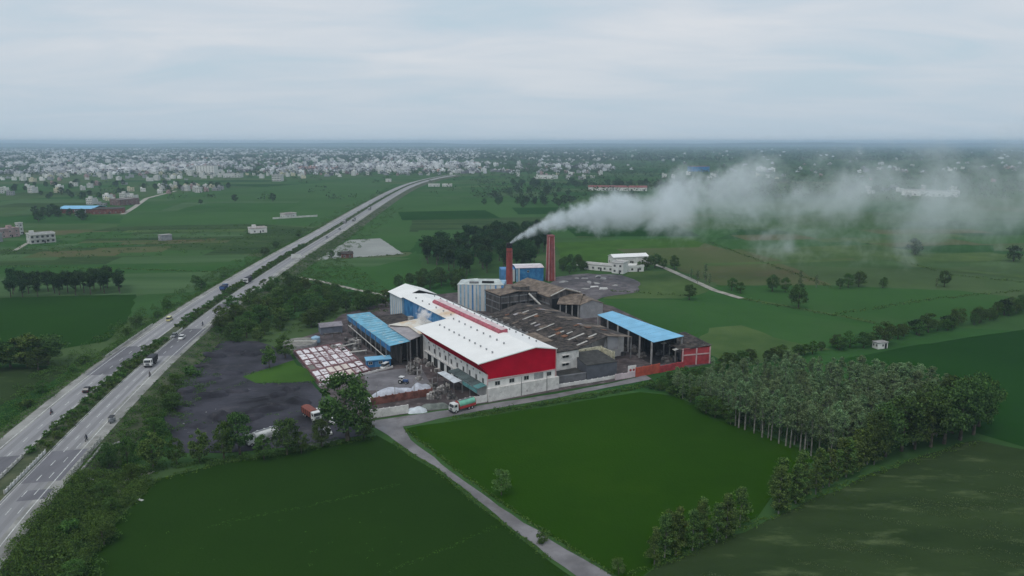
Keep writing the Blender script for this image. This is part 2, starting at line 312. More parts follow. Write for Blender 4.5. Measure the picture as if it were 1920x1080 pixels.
def sheet(name, pts, z, m, kind='structure', label=None, cat=None):
    b = MB(); i = b.a([(p[0], p[1], z) for p in pts]); b.f.append(tuple(range(i, i + len(pts))))
    me = b.mesh(name); o = bpy.data.objects.new(name, me); C.objects.link(o); me.materials.append(m)
    bm = bmesh.new(); bm.from_mesh(me)
    for f in bm.faces:
        f.normal_update()
        if f.normal.z < 0: f.normal_flip()
    bmesh.ops.triangulate(bm, faces=bm.faces); bm.to_mesh(me); bm.free()
    return tag(o, label, cat, None, kind)
def wavy(pts, step=6.0, amp=0.5):
    """walks a polygon's edge with small irregularities so no border is ruler straight"""
    o = []; n = len(pts)
    for i in range(n):
        a, b = Vector(pts[i]), Vector(pts[(i + 1) % n]); d = b - a; k = max(1, min(40, int(d.length / step)))
        nrm = Vector((-d.y, d.x, 0)).normalized() if d.length > 0 else Vector((0, 0, 0))
        for j in range(k):
            o.append(a + d * (j / k) + (nrm * random.uniform(-amp, amp) if j else Vector((0, 0, 0))))
    return o

# ------------------------------------------------------------------ ground and fields
RG = 16000
sheet('ground', [(-RG, -600, 0), (RG, -600, 0), (RG, RG, 0), (-RG, RG, 0)], 0.0, GROUND_M)
_fz = [0.02]
def fieldpx(name, px, m, z, amp=0.5):
    _fz[0] += 0.0025; return sheet(name, wavy(GP(px), 7, amp), _fz[0], m)
fieldpx('rice_field', [(120, 1110), (215, 985), (290, 900), (420, 868), (600, 838), (706, 816), (745, 838), (835, 895), (935, 976), (1035, 1056), (1120, 1115)], FIELD_A, 0.02)
fieldpx('rice_field', [(760, 804), (785, 798), (900, 782), (1060, 757), (1200, 735), (1265, 742), (1350, 780), (1540, 855), (1460, 915), (1420, 970), (1230, 1060), (1200, 1085), (1165, 1085), (1060, 1022), (960, 957), (862, 888)], FIELD_B, 0.03)
fieldpx('fallow_field', [(1150, 1140), (1230, 1062), (1440, 975), (1640, 885), (1830, 825), (1960, 850), (2050, 1140)], FIELD_C, 0.02, 1.0)
fieldpx('rice_field', [(1545, 680), (1700, 650), (1960, 612), (1960, 850), (1830, 812), (1745, 735)], FIELD_D, 0.025)
fieldpx('rice_field', [(1128, 562), (1260, 562), (1350, 568), (1640, 612), (1545, 655), (1345, 668), (1150, 600)], FIELD_J, 0.02)
fieldpx('fallow_field', [(1270, 505), (1290, 470), (1330, 452), (1480, 500), (1560, 535), (1450, 545), (1350, 535)], FIELD_E, 0.03, 1.5)
fieldpx('pasture', [(1180, 508), (1270, 508), (1330, 545), (1280, 560), (1130, 560), (1160, 535)], FIELD_F, 0.035, 1.5)
fieldpx('pasture', [(1330, 615), (1390, 610), (1480, 640), (1560, 655), (1380, 690), (1300, 650)], FIELD_F, 0.04, 1.5)
fieldpx('rice_field', [(1040, 455), (1300, 445), (1480, 490), (1330, 452), (1280, 480), (1230, 492), (1060, 500)], FIELD_G, 0.02, 1.0)
fieldpx('rice_field', [(1340, 535), (1560, 535), (1800, 545), (1920, 560), (1920, 585), (1640, 608), (1400, 565)], FIELD_J, 0.03, 1.0)
fieldpx('rice_field', [(560, 490), (600, 500), (760, 482), (780, 470), (800, 520), (740, 560), (600, 525)], FIELD_J, 0.02, 1.0)
fieldpx('rice_field', [(770, 360), (1000, 400), (1010, 425), (900, 440), (790, 440), (770, 470), (600, 475), (660, 430), (720, 385)], FIELD_H, 0.02, 1.0)
fieldpx('rice_field', [(240, 395), (300, 365), (520, 350), (690, 335), (735, 345), (640, 405), (590, 425), (480, 420), (220, 425)], FIELD_H, 0.02, 1.0)
fieldpx('scrub_land', [(0, 462), (220, 425), (480, 420), (590, 428), (520, 470), (440, 480), (0, 495)], FIELD_I, 0.03, 1.5)
fieldpx('rice_field', [(-40, 495), (440, 480), (500, 482), (470, 500), (380, 510), (-40, 514)], FIELD_J, 0.03, 1.0)
fieldpx('rice_field', [(-60, 560), (255, 552), (240, 600), (200, 640), (110, 655), (-60, 660)], FIELD_K, 0.03, 1.0)
fieldpx('stubble_field', [(-60, 520), (220, 514), (430, 508), (360, 548), (262, 552), (-60, 558)], FIELD_L, 0.02, 1.0)
fieldpx('stubble_field', [(600, 482), (700, 484), (770, 484), (700, 500), (600, 500)], FIELD_L, 0.02, 1.0)
fieldpx('fallow_field', [(-60, 690), (110, 690), (150, 680), (90, 720), (0, 760), (-60, 780)], FIELD_C, 0.03, 1.0)
fieldpx('pale_flat_ground', [(590, 488), (620, 470), (655, 450), (712, 447), (757, 476), (700, 481), (640, 484)], POND, 0.05, 0.6)
_pm = [FIELD_F, FIELD_G, FIELD_H, FIELD_J, FIELD_L, FIELD_E, FIELD_D, FIELD_H, FIELD_J, FIELD_I]
def plots(px0, px1, py0, py1, n, wr, dr, mats):
    for _ in range(n):
        c = G(random.uniform(px0, px1), random.uniform(py0, py1)); a = random.uniform(0.02, 0.22); w_, d_ = random.uniform(*wr) / 2, random.uniform(*dr) / 2; ca, sa = math.cos(a), math.sin(a)
        _fz[0] += 0.0012; sheet('field_plot', wavy([Vector((c.x + ca * x - sa * y, c.y + sa * x + ca * y, 0)) for x, y in ((-w_, -d_), (w_, -d_), (w_, d_), (-w_, d_))], 12, 0.8), _fz[0], random.choice(mats))
plots(-20, 430, 428, 492, 26, (50, 130), (14, 36), [FIELD_L, FIELD_H, FIELD_I, FIELD_J, FIELD_F, FIELD_E])
plots(800, 1250, 350, 440, 12, (60, 160), (50, 140), [FIELD_H, FIELD_J, FIELD_D, FIELD_I])
plots(1300, 1920, 400, 500, 18, (60, 160), (25, 80), [FIELD_H, FIELD_J, FIELD_D, FIELD_F, FIELD_E])
plots(0, 480, 345, 395, 10, (80, 240), (60, 160), [FIELD_H, FIELD_J, FIELD_I, FIELD_L])
fieldpx('coal_yard', [(312, 800), (322, 700), (370, 650), (400, 640), (480, 640), (540, 660), (560, 690), (605, 740), (640, 780), (690, 790), (690, 815), (600, 830), (420, 850), (340, 850)], COAL, 0.03, 1.2)
fieldpx('grass_patch', [(455, 707), (500, 692), (550, 676), (598, 714), (545, 718), (480, 719)], FIELD_G, 0.05, 1.0)
fieldpx('ash_yard', [(1040, 520), (1100, 513), (1165, 516), (1200, 530), (1195, 548), (1130, 558), (1090, 575), (1000, 575)], ASH, 0.045, 1.2)
sheet('factory_yard', GP([(598, 726), (640, 760), (668, 782), (690, 787), (760, 777), (920, 755), (1150, 716), (1215, 702), (1335, 682), (1330, 660), (1150, 575), (1110, 565), (1040, 545), (960, 535), (860, 548), (745, 560), (640, 590), (600, 622), (545, 640), (550, 665)]), 0.058, DIRT_YARD)
sheet('concrete_yard', GP([(688, 733), (683, 702), (745, 692), (790, 690), (810, 725), (750, 730)]), 0.075, YARD)

# lane in front of the factory and track to the south
lane_l = [(560, 832), (640, 803), (690, 790), (760, 780), (850, 768), (920, 757), (1040, 739), (1155, 717), (1210, 703)]
lane_r = [(1222, 711), (1160, 723), (1050, 745), (920, 767), (850, 780), (780, 796), (755, 800), (770, 825), (860, 895), (960, 965), (1060, 1030), (1170, 1095), (1125, 1110), (1030, 1045), (930, 965), (830, 885), (740, 826), (700, 800), (660, 812), (600, 840)]
sheet('lane', wavy(GP(lane_l + lane_r), 4, 0.35), 0.065, LANE_M)
sheet('dirt_path', wavy(GP([(230, 895), (275, 880), (292, 884), (250, 903), (225, 935), (215, 925)]), 3, 0.3), 0.07, PATH_M)
def path_px(px, wd, z, m=PATH_M, name='dirt_path'):
    p = GP(px); a = []; b = []
    for i, q in enumerate(p):
        d = (p[min(i + 1, len(p) - 1)] - p[max(i - 1, 0)]).normalized(); n = Vector((-d.y, d.x, 0)) * wd / 2
        a.append(q + n); b.append(q - n)
    return sheet(name, a + b[::-1], z + 0.16, m)
path_px([(560, 520), (610, 530), (660, 542), (730, 556)], 3.0, 0.07)
path_px([(1205, 490), (1240, 500), (1290, 522), (1340, 545), (1390, 560)], 4.0, 0.07)
path_px([(1390, 560), (1440, 568), (1560, 590), (1640, 606)], 2.0, 0.07, FIELD_F, 'field_bund')
path_px([(230, 402), (250, 390), (275, 372), (330, 358)], 6.0, 0.07)
path_px([(28, 470), (52, 456)], 3.0, 0.07)
path_px([(1640, 470), (1720, 500), (1920, 520)], 10.0, 0.06, FIELD_F, 'field_bund')

# ------------------------------------------------------------------ highway
CL = [(60, -88), (90, -98), (127, -109.5), (176, -120.5), (220, -129), (261, -135.5), (310, -141.5), (358, -146), (440, -151.5), (505, -155), (640, -160.5), (763, -167), (923, -175), (1094, -182), (1250, -186), (1360, -185.5), (1470, -180), (1623, -164), (1800, -128), (2100, -40)]
def clx(y):
    for i in range(len(CL) - 1):
        if CL[i][0] <= y <= CL[i + 1][0]: break
    p = [CL[max(0, min(len(CL) - 1, i + k))] for k in (-1, 0, 1, 2)]
    t = (y - p[1][0]) / max(1e-6, p[2][0] - p[1][0])
    m1 = (p[2][1] - p[0][1]) / max(1e-6, (p[2][0] - p[0][0])) * (p[2][0] - p[1][0]); m2 = (p[3][1] - p[1][1]) / max(1e-6, (p[3][0] - p[1][0])) * (p[2][0] - p[1][0])
    return (2 * t**3 - 3 * t**2 + 1) * p[1][1] + (t**3 - 2 * t**2 + t) * m1 + (-2 * t**3 + 3 * t**2) * p[2][1] + (t**3 - t**2) * m2
def rdir(y):
    d = Vector((clx(y + 1) - clx(y - 1), 2, 0)).normalized(); return d
ZR = 3.0
def rp(y, off, z=ZR):                          # off > 0 to the right of the centre line
    d = rdir(max(61, min(2098, y))); return Vector((clx(max(60, min(2100, y))) + d.y * off, y - d.x * off, z))
YS = list(np.concatenate([np.arange(62, 700, 8.0), np.arange(700, 2098, 18.0)]))
def strip(name, o0, o1, z0, z1, m, kind='structure', y0=62, y1=1760):
    b = MB(); ys = [y for y in YS if y0 < y < y1]; ys = [y0] + ys + [y1]
    b.a([tuple(rp(y, o, z)) for y in ys for o, z in ((o0, z0), (o1, z1))])
    b.f = [(2 * i, 2 * i + 1, 2 * i + 3, 2 * i + 2) for i in range(len(ys) - 1)]
    o = b.build(name, m); return tag(o, kind=kind)
strip('embankment', -20.5, -13.4, 0.0, ZR - 0.05, EARTH); strip('embankment', 13.4, 20.5, ZR - 0.05, 0.0, EARTH)
strip('embankment_top', -13.45, 13.45, ZR - 0.06, ZR - 0.06, EARTH)
strip('shoulder', -13.4, -11.9, ZR - 0.04, ZR, SHOULDER); strip('shoulder', 11.9, 13.4, ZR, ZR - 0.04, SHOULDER)
road_l = strip('road', -11.95, -2.9, ZR + 0.01, ZR + 0.03, ROAD_M); road_r = strip('road', 2.9, 11.95, ZR + 0.03, ZR + 0.01, ROAD_M)
def solid(name, o0, o1, z0, z1, m, y0=62, y1=1760):
    b = MB(); ys = [y0] + [y for y in YS if y0 < y < y1] + [y1]
    b.a([tuple(rp(y, o, z)) for y in ys for o, z in ((o0, z0), (o0, z1), (o1, z1), (o1, z0))])
    for i in range(len(ys) - 1):
        for k in range(4): b.f.append((4 * i + k, 4 * i + (k + 1) % 4, 4 * i + 4 + (k + 1) % 4, 4 * i + 4 + k))
    b.f += [(0, 1, 2, 3), tuple(4 * len(ys) - 4 + k for k in (3, 2, 1, 0))]
    return tag(b.build(name, m), kind='structure')
solid('median', -2.7, 2.7, ZR - 0.05, ZR + 0.16, EARTH)
solid('kerb', -2.95, -2.7, ZR - 0.05, ZR + 0.2, KERB); solid('kerb', 2.7, 2.95, ZR - 0.05, ZR + 0.2, KERB)
# resurfaced dark stretches
for k, (ya, yb, s) in enumerate([(257, 297, 1), (237, 272, -1), (155, 173, 1), (146, 151, 1), (148, 172, -1), (335, 345, 1)]):
    o0, o1 = (2.97, 11.7) if s > 0 else (-11.7, -2.97)
    if k in (3,): o0 = 6.0
    strip('asphalt_patch', o0, o1, ZR + 0.045, ZR + 0.045, ASPH, y0=ya, y1=yb)
WEAR = mat('tyre_worn_lane', (0.265, 0.26, 0.265), 0.12, 0.05, 0.85, spots=((0.20, 0.195, 0.20), 0.08, 0.5, 0.2), stretch=(R(10), (1, 0.08, 1)))
for o0, o1 in ((4.0, 5.6), (7.2, 8.4), (-5.4, -4.0), (-8.8, -7.4)): strip('worn_lane', o0, o1, ZR + 0.037, ZR + 0.037, WEAR)
strip('dusty_lane', 9.3, 11.93, ZR + 0.035, ZR + 0.035, SHOULDER, y1=900); strip('dusty_lane', -11.93, -9.8, ZR + 0.035, ZR + 0.035, SHOULDER, y1=900)
# painted lines
def marks(name, off, wd, y0, y1, dash=None):
    b = MB(); y = y0
    if dash is None:
        return strip(name, off - wd / 2, off + wd / 2, ZR + 0.06, ZR + 0.06, PAINT, y0=y0, y1=y1)
    while y < y1:
        b = MB(); b.a([tuple(rp(y, off - wd / 2, ZR + 0.06)), tuple(rp(y, off + wd / 2, ZR + 0.06)), tuple(rp(y + dash[0], off + wd / 2, ZR + 0.06)), tuple(rp(y + dash[0], off - wd / 2, ZR + 0.06))])
        b.f.append((0, 1, 2, 3)); b.build(name, PAINT, None, road_r if off > 0 else road_l); y += dash[0] + dash[1]
marks('edge_line', 10.4, 0.22, 62, 1500); marks('edge_line', -10.4, 0.22, 62, 1500); marks('edge_line', 3.3, 0.16, 62, 700); marks('edge_line', -3.3, 0.16, 62, 700)
marks('lane_dash', 6.3, 0.2, 100, 330, (3, 5)); marks('lane_dash', -6.5, 0.2, 100, 330, (3, 6)); marks('lane_dash', 8.6, 0.16, 140, 200, (3, 5.5))

# bridge railings and the culvert wall
def railing(label, y0, y1, off, post=2.0, h=1.1, wide=False, grp=None):
    p = rp(y0, off); r = thing('bridge_railing', label, 'railing', p, 0, grp)
    n = int((y1 - y0) / post)
    for i in range(n + 1):
        q = rp(y0 + (y1 - y0) * i / n, off); MB().box(q.x - 0.14, q.x + 0.14, q.y - 0.14, q.y + 0.14, ZR, ZR + h + 0.1).build('post', KERB, r)
    for zz in ((0.45, 0.85) if not wide else (0.3, 0.62, 0.95)):
        b = MB(); a, c = rp(y0, off, ZR + zz), rp(y1, off, ZR + zz); d = (c - a).normalized(); nn = Vector((-d.y, d.x, 0)) * 0.1
        b.slab([tuple(a + nn), tuple(c + nn), tuple(c - nn), tuple(a - nn)], 0.2); b.build('rail', PAINT if wide else KERB, r)
railing('white barred railing on the median beside the near bridge', 150, 172, 2.2, 1.6, 1.1, True)
railing('grey railing on the far side of the median by the near bridge', 152, 170, -2.2, 2.4)
railing('concrete railing on the outer edge above the culvert', 158, 178, 12.9, 2.2)
railing('long pale parapet on the left edge of the highway', 258, 305, -12.9, 3.0, 0.8)
railing('pale parapet at the right edge beside the coal yard', 286, 306, 12.9, 3.0, 0.8)
railing('short white railing on the median by the dark stretch', 281, 296, 2.2, 2.5, 0.9, True)
cv = thing('culvert', 'concrete culvert wall under the edge of the highway', 'culvert', rp(168, 14.2, 0))
b = MB()
a, c = rp(160, 14.0, 0), rp(176, 14.0, 0)
d = (c - a).normalized(); nn = Vector((d.y, -d.x, 0))
def wallseg(p, q, t, z0, z1):
    dd = (q - p).normalized(); n_ = Vector((dd.y, -dd.x, 0)) * t
    return [(p.x, p.y, z1), (q.x, q.y, z1), (q.x + n_.x, q.y + n_.y, z1), (p.x + n_.x, p.y + n_.y, z1)], z1 - z0
for t0, t1, z0, z1 in ((0, 0.3, 0, 2.9), (0.7, 1, 0, 2.9), (0.3, 0.7, 2.1, 2.9)):
    s, t = wallseg(a + (c - a) * t0, a + (c - a) * t1, 0.5, z0, z1); b.slab(s, t)
b.build('headwall', CONC, cv)
s, t = wallseg(a + (c - a) * 0.3 - nn * 0.3, a + (c - a) * 0.7 - nn * 0.3, 0.25, 0, 2.1); MB().slab(s, t).build('opening', DARK, cv)
for e, sg in ((a, -1), (c, 1)):
    q = e + d * sg * 4 + nn * 4; s, t = wallseg(e, q, 0.4 * sg, 0, 2.0); MB().slab(s, t).build('wing_wall', CONC, cv)

# ------------------------------------------------------------------ windows shared by all buildings
_wm = {}
def window_mesh(wd, h):
    k = (round(wd, 2), round(h, 2))
    if k not in _wm:
        b = MB(); t = 0.12
        b.box(-wd/2 - t, wd/2 + t, -0.06, 0.02, -t, 0); b.box(-wd/2 - t, wd/2 + t, -0.06, 0.02, h, h + t)
        b.box(-wd/2 - t, -wd/2, -0.06, 0.02, 0, h); b.box(wd/2, wd/2 + t, -0.06, 0.02, 0, h); b.box(-0.04, 0.04, -0.05, 0.02, 0, h)
        f = b.mesh('window_frame'); f.materials.append(FRAME)
        p = MB().box(-wd/2, wd/2, -0.03, 0.02, 0, h).mesh('pane'); p.materials.append(GLASS)
        _wm[k] = (f, p)
    return _wm[k]
def window(root, x, y, z, rz, wd=1.2, h=1.2, name='window'):
    """x, y, z in the root's space; rz turns the outward side (which is -y)"""
    f, p = window_mesh(wd, h)
    o = inst(f, name, root, (x, y, z), rz); inst(p, 'pane', o, (0, 0, 0)); return o

# ------------------------------------------------------------------ main hall
def fthing(name, label, cat, x, y, group=None): return thing(name, label, cat, FF.w(x, y, 0), FA, group)
def loc(root, x, y, z):                        # factory-frame point in a factory thing's space
    p = FF.l(root.location); return (x - p.x, y - p.y, z)
hall = fthing('production_hall', 'long white-roofed factory hall with crimson gable and side band', 'factory', 0, 0)
MB(FAC).ext([(0, 0), (25, 0), (25, 13.5), (17.2, 15.08), (0, 12.95)], 0, 52).build('wall', WHITE_WALL, hall)
MB(FAC).ext([(-0.3, 0), (26.0, 0), (26.0, 4.1), (-0.3, 4.3)], -1.0, -0.004).build('plinth_wall', DIRTY_WALL, hall)
MB(FAC).ext([(0, 7.2), (25.1, 6.6), (25.1, 13.52), (17.2, 15.1), (-3.35, 12.6), (-0.05, 8.75)], -0.16, -0.006).build('gable_cladding', RED_CLAD, hall)
MB(FAC).slab([(-0.04, 0, 8.7), (-3.45, 0, 12.55), (-3.45, 46, 12.55), (-0.04, 46, 8.7)], 0.1).build('side_fascia', RED_DARK, hall)
MB(FAC).box(-0.35, -0.1, -0.3, 0.02, 5.2, 8.7).build('corner_trim', PINK_TRIM, hall)
MB(FAC).box(25.1, 25.4, -0.25, 0.1, 0, 13.3).build('corner_trim', PINK_TRIM, hall)
MB(FAC).box(-0.1, 25.1, -0.24, -0.17, 6.45, 6.75).build('cladding_sill', PINK_TRIM, hall)
roof = MB(FAC).slab([(-3.6, -0.5, 12.8), (17.2, -0.5, 15.3), (17.2, 52.2, 15.3), (-3.6, 52.2, 12.8)], 0.14)
roof = roof.build('roof_slope', ROOF_DUST, hall)
roof2 = MB(FAC).slab([(17.2, -0.5, 15.3), (25.4, -0.5, 13.7), (25.4, 52.2, 13.7), (17.2, 52.2, 15.3)], 0.14).build('roof_slope', WHITE_ROOF, hall)
b = MB(FAC); b.slab([(-3.75, -0.62, 12.86), (17.2, -0.62, 15.38), (17.2, -0.5, 15.38), (-3.75, -0.5, 12.86)], 0.3); b.slab([(17.2, -0.62, 15.38), (25.5, -0.62, 13.76), (25.5, -0.5, 13.76), (17.2, -0.5, 15.38)], 0.3); b.build('verge_trim', WHITE_ROOF, hall)
vent_b = MB(); vent_b.cyl((0, 0, -0.2), (0, 0, 0.28), 0.22, n=10); vent_b.cyl((0, 0, 0.28), (0, 0, 0.5), 0.24, 0.36, 10); vent_b.cyl((0, 0, 0.5), (0, 0, 0.68), 0.36, 0.15, 10)
vent_me = vent_b.mesh('roof_vent'); vent_me.materials.append(VENT)
def roofz(x): return 12.8 + (x + 3.6) * 2.5 / 20.8 if x < 17.2 else 15.3 - (x - 17.2) * 1.6 / 8.2
def ground_of(px, py, z): p = L(px, py, z); return p.x, p.y
for (xv, ya, yb, n) in ((4.3, 5.0, 46.0, 11), (11.3, 10.0, 49.0, 9), (22.6, 8.0, 49.0, 10)):
    for i in range(n): inst(vent_me, 'roof_vent', hall, loc(hall, xv, ya + (yb - ya) * i / (n - 1), roofz(xv)))
# front windows, roller shutter, pipes
for x in (3.4, 8.6, 14.0, 22.6): window(hall, *loc(hall, x, -0.02, 4.75), 0, 1.7, 1.25)
MB(FAC).box(16.9, 20.4, -0.1, 0.02, 4.35, 6.4).build('roller_shutter', SHUT, hall)
for x in (11.6, 21.2): MB(FAC).cyl((x, -1.08, 0), (x, -1.08, 6.4), 0.09, n=6).build('downpipe', STEEL, hall)
for i in range(10): window(hall, *loc(hall, -0.02, 3.2 + i * 4.75, 5.0), -math.pi/2, 1.1, 1.6)
for i in range(10): window(hall, *loc(hall, -0.02, 5.4 + i * 4.55, 7.55), -math.pi/2, 0.8, 0.55)
for i in range(5): MB(FAC).box(-0.05, 0.02, 22 + i * 5.6, 25.4 + i * 5.6, 0.2, 3.3).build('bay_opening', DARK, hall)
for y in (14.5, 29.0, 40.0): MB(FAC).cyl((-0.12, y, 0.5), (-0.12, y, 8.6), 0.08, n=6).build('downpipe', STEEL, hall)
MB(FAC).box(-0.6, 0.0, 4, 50, 3.95, 4.15).build('wall_ledge', DIRTY_WALL, hall)

rear = fthing('rear_hall', 'rear wing of the white-roofed hall with a blue side wall', 'factory', 10.5, 52.4)
MB(FAC).ext([(10.6, 0), (24.9, 0), (24.9, 13.5), (17.2, 15.05), (10.6, 14.25)], 52.3, 98).build('wall', BLUE_WALL, rear)
for i in range(9):
    y0 = 53 + i * 5.0
    MB(FAC).box(10.48, 10.58, y0, y0 + 4.6, 3.0, 14.1).build('wall_panel', BLUE_WALL if i % 3 else TANK_BLUE2, rear)
MB(FAC).slab([(9.9, 52.3, 14.42), (17.2, 52.3, 15.3), (17.2, 96, 15.3), (15.2, 100.5, 15.0), (9.9, 98.5, 14.42)], 0.14).build('roof_slope', ROOF_DUST, rear)
MB(FAC).slab([(17.2, 52.3, 15.3), (25.4, 52.3, 13.7), (25.4, 96, 13.7), (22, 100.0, 14.3), (15.2, 100.5, 15.0), (17.2, 96, 15.3)], 0.14).build('roof_slope', WHITE_ROOF, rear)
for i in range(6): inst(vent_me, 'roof_vent', rear, loc(rear, 13.0, 55 + i * 7.0, roofz(13.0)))
for i in range(7): inst(vent_me, 'roof_vent', rear, loc(rear, 22.6, 54 + i * 6.4, roofz(22.6)))
rv = fthing('ridge_ventilator', 'raised red ridge ventilator with pale louvres along the hall roof', 'ventilator', 17.2, 21)
MB(FAC).ext([(15.3, 15.0), (15.3, 15.7), (16.1, 16.25), (18.9, 16.25), (18.9, 14.9)], 21, 78).build('body', RED_VENT, rv)
lou = MB().box(-1.35, 1.35, -0.5, 0.5, -0.05, 0.05).mesh('louvre'); lou.materials.append(PINK_LOUV)
for i in range(36):
    o = inst(lou, 'louvre', rv, loc(rv, 17.5, 21.6 + i * 1.58, 16.34)); o.rotation_euler = (R(8), 0, R(10))

endb = fthing('end_shed', 'white gabled shed with pale blue walls at the back of the hall', 'shed', 18, 103)
MB(FAC).ext([(11.5, 0), (27.3, 0), (27.3, 12.9), (19.4, 15.6), (11.5, 12.9)], 102.5, 118).build('wall', TANK_BLUE, endb)
for i in range(6): MB(FAC).box(11.38, 11.48, 103 + i * 2.5, 104.4 + i * 2.5, 0.5, 12.6).build('wall_panel', TANK_WHITE, endb)
MB(FAC).slab([(10.8, 102, 13.0), (19.4, 102, 15.9), (19.4, 118.6, 15.9), (10.8, 118.6, 13.0)], 0.15).build('roof_slope', WHITE_ROOF, endb)
MB(FAC).slab([(19.4, 102, 15.9), (28, 102, 13.0), (28, 118.6, 13.0), (19.4, 118.6, 15.9)], 0.15).build('roof_slope', WHITE_ROOF, endb)
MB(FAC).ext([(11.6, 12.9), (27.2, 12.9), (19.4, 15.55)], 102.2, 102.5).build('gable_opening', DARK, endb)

# ------------------------------------------------------------------ left-hand sheds
bs = fthing('blue_shed', 'long open shed with a weathered blue sheet roof left of the hall', 'shed', -9, 49)
BA, BB, BC, BD = L(650, 590, 7.6), L(693, 585, 8.6), L(770, 640, 8.6), L(731, 649, 7.6)
n = 16
for i in range(n):
    def ed(p, q, t): return (p.x + (q.x - p.x) * t, p.y + (q.y - p.y) * t, p.z + (q.z - p.z) * t)
    t0, t1 = i / n, (i + 1) / n - 0.006
    MB(FAC).slab([ed(BA, BD, t0), ed(BB, BC, t0), ed(BB, BC, t1), ed(BA, BD, t1)], 0.1).build('roof_sheet', BLUE_LEFT, bs)
    if 3 < i < 14 and i % 1 == 0:
        tm = (t0 + t1) / 2; q0, q1 = Vector(ed(BA, BD, tm - 0.008)), Vector(ed(BB, BC, tm - 0.008)); r0, r1 = Vector(ed(BA, BD, tm + 0.008)), Vector(ed(BB, BC, tm + 0.008))
        up = Vector((0, 0, 0.06)); MB(FAC).slab([tuple(q0.lerp(q1, 0.3) + up), tuple(q0.lerp(q1, 0.75) + up), tuple(r0.lerp(r1, 0.75) + up), tuple(r0.lerp(r1, 0.3) + up)], 0.05).build('rooflight', BLUE_SKYL, bs)
for i in range(9):
    t = (i + 0.3) / 9
    for e0, e1 in ((BA, BD), (BB, BC)):
        p = ed(e0, e1, t); MB(FAC).box(p[0] - 0.18, p[0] + 0.18, p[1] - 0.18, p[1] + 0.18, 0, p[2] - 0.15).build('column', STEEL, bs)
b = MB(FAC); b.slab([(BA.x + 0.05, BA.y, 7.4), (BA.x + 0.12, BA.y, 7.4), (BD.x + 0.12, BD.y, 7.4), (BD.x + 0.05, BD.y, 7.4)], 2.0); b.build('fascia', BLUE_WALL, bs)
sheet('shed_floor_shade', [FF.w(x, y, 0) for x, y in ((BD.x, BD.y), (BC.x, BC.y), (BB.x, BB.y), (BA.x, BA.y))], 0.085, SOOT_SHADE)  # near-black sheet, paints the shade under the weathered blue roof
MB(FAC).box(BD.x + 4.5, BD.x + 4.8, BD.y + 1, BA.y - 3, 0, 6.8).build('inner_wall', BROWN_WALL, bs)
MB(FAC).cyl((BD.x - 1.2, BD.y + 2, 3.2), (BA.x - 1.2, BA.y - 6, 4.4), 0.16, n=8).build('pipe', PALE_STEEL, bs)

gr = fthing('grey_shed', 'low shed with a flat grey roof between blue shed and hall', 'shed', -4, 50)
pts = [L(726, 610.5, 8.9), L(762, 606, 9.3), L(795, 627, 9.3), L(768, 638, 8.9)]
MB(FAC).slab([tuple(p) for p in pts], 0.18).build('roof', GREY_ROOF, gr)
b = MB(FAC); b.prism([(pts[0].x + 0.6, pts[0].y - 0.6), (pts[1].x - 0.3, pts[1].y - 0.6), (pts[2].x - 0.3, pts[2].y + 5.0), (pts[3].x + 0.6, pts[3].y + 5.0)], 0, 8.6); b.build('wall', BROWN_WALL, gr)
for t in (0.05, 0.5, 0.95):
    p = pts[3].lerp(pts[2], t); MB(FAC).box(p.x - 0.2, p.x + 0.2, p.y + 0.1, p.y + 0.5, 0, 8.65).build('column', STEEL, gr)
cr_ = fthing('dusty_roof_bay', 'flat roof bay stained with ochre dust behind the hall', 'shed', 3, 56)
pts = [L(727, 610, 9.6), L(800, 592, 9.9), L(850, 606, 9.9), L(796, 626, 9.6), L(762, 605, 9.6)]
pts = [(-6.0, 72.5, 9.6), (10.3, 76, 9.9), (10.3, 52.5, 9.9), (-1.0, 52.5, 9.7), (-0.2, 66, 9.7)]
MB(FAC).slab(pts, 0.18).build('roof', CREAM_ROOF, cr_)
MB(FAC).prism([(-5.5, 72), (10, 75.5), (10, 53), (-0.6, 53), (0.2, 66)], 0, 9.3).build('wall', BROWN_WALL, cr_)
dk = fthing('dark_roofed_shed', 'low shed with a sooty black-brown roof beside the blue roof', 'shed', 0, 80)
MB(FAC).slab([(-3.6, 75, 6.6), (9.4, 77.5, 7.2), (9.4, 98, 7.2), (-3.6, 101, 6.6)], 0.2).build('roof', DARK_ROOF, dk)
MB(FAC).prism([(-3.2, 75.6), (9, 78), (9, 97.4), (-3.2, 100.4)], 0, 6.3).build('wall', BROWN_WALL, dk)
for k, (x, y, z, sx_, sy_, sz_, mm) in enumerate([(-2, 103, 0, 6, 3, 4.2, CONC), (5.5, 102, 0, 4, 3, 5.0, GREY_CLAD), (8, 84, 7.2, 1.6, 2.4, 1.4, PALE_STEEL)]):
    t = fthing('plant_box', ('low grey concrete tank house behind the dark-roofed shed', 'pale grey plant box by the end of the blue wall', 'small cream cooler box on the dark roof')[k], 'plant box', x, y)
    if z: t.location.z = z
    p = t.location
    MB(FAC).box(x - sx_/2, x + sx_/2, y - sy_/2, y + sy_/2, z, z + sz_).build('body', mm, t)
    MB(FAC).box(x - sx_/2 - 0.15, x + sx_/2 + 0.15, y - sy_/2 - 0.15, y + sy_/2 + 0.15, z + sz_, z + sz_ + 0.2).build('lid', CONC if k else BROWN_ROOF, t)

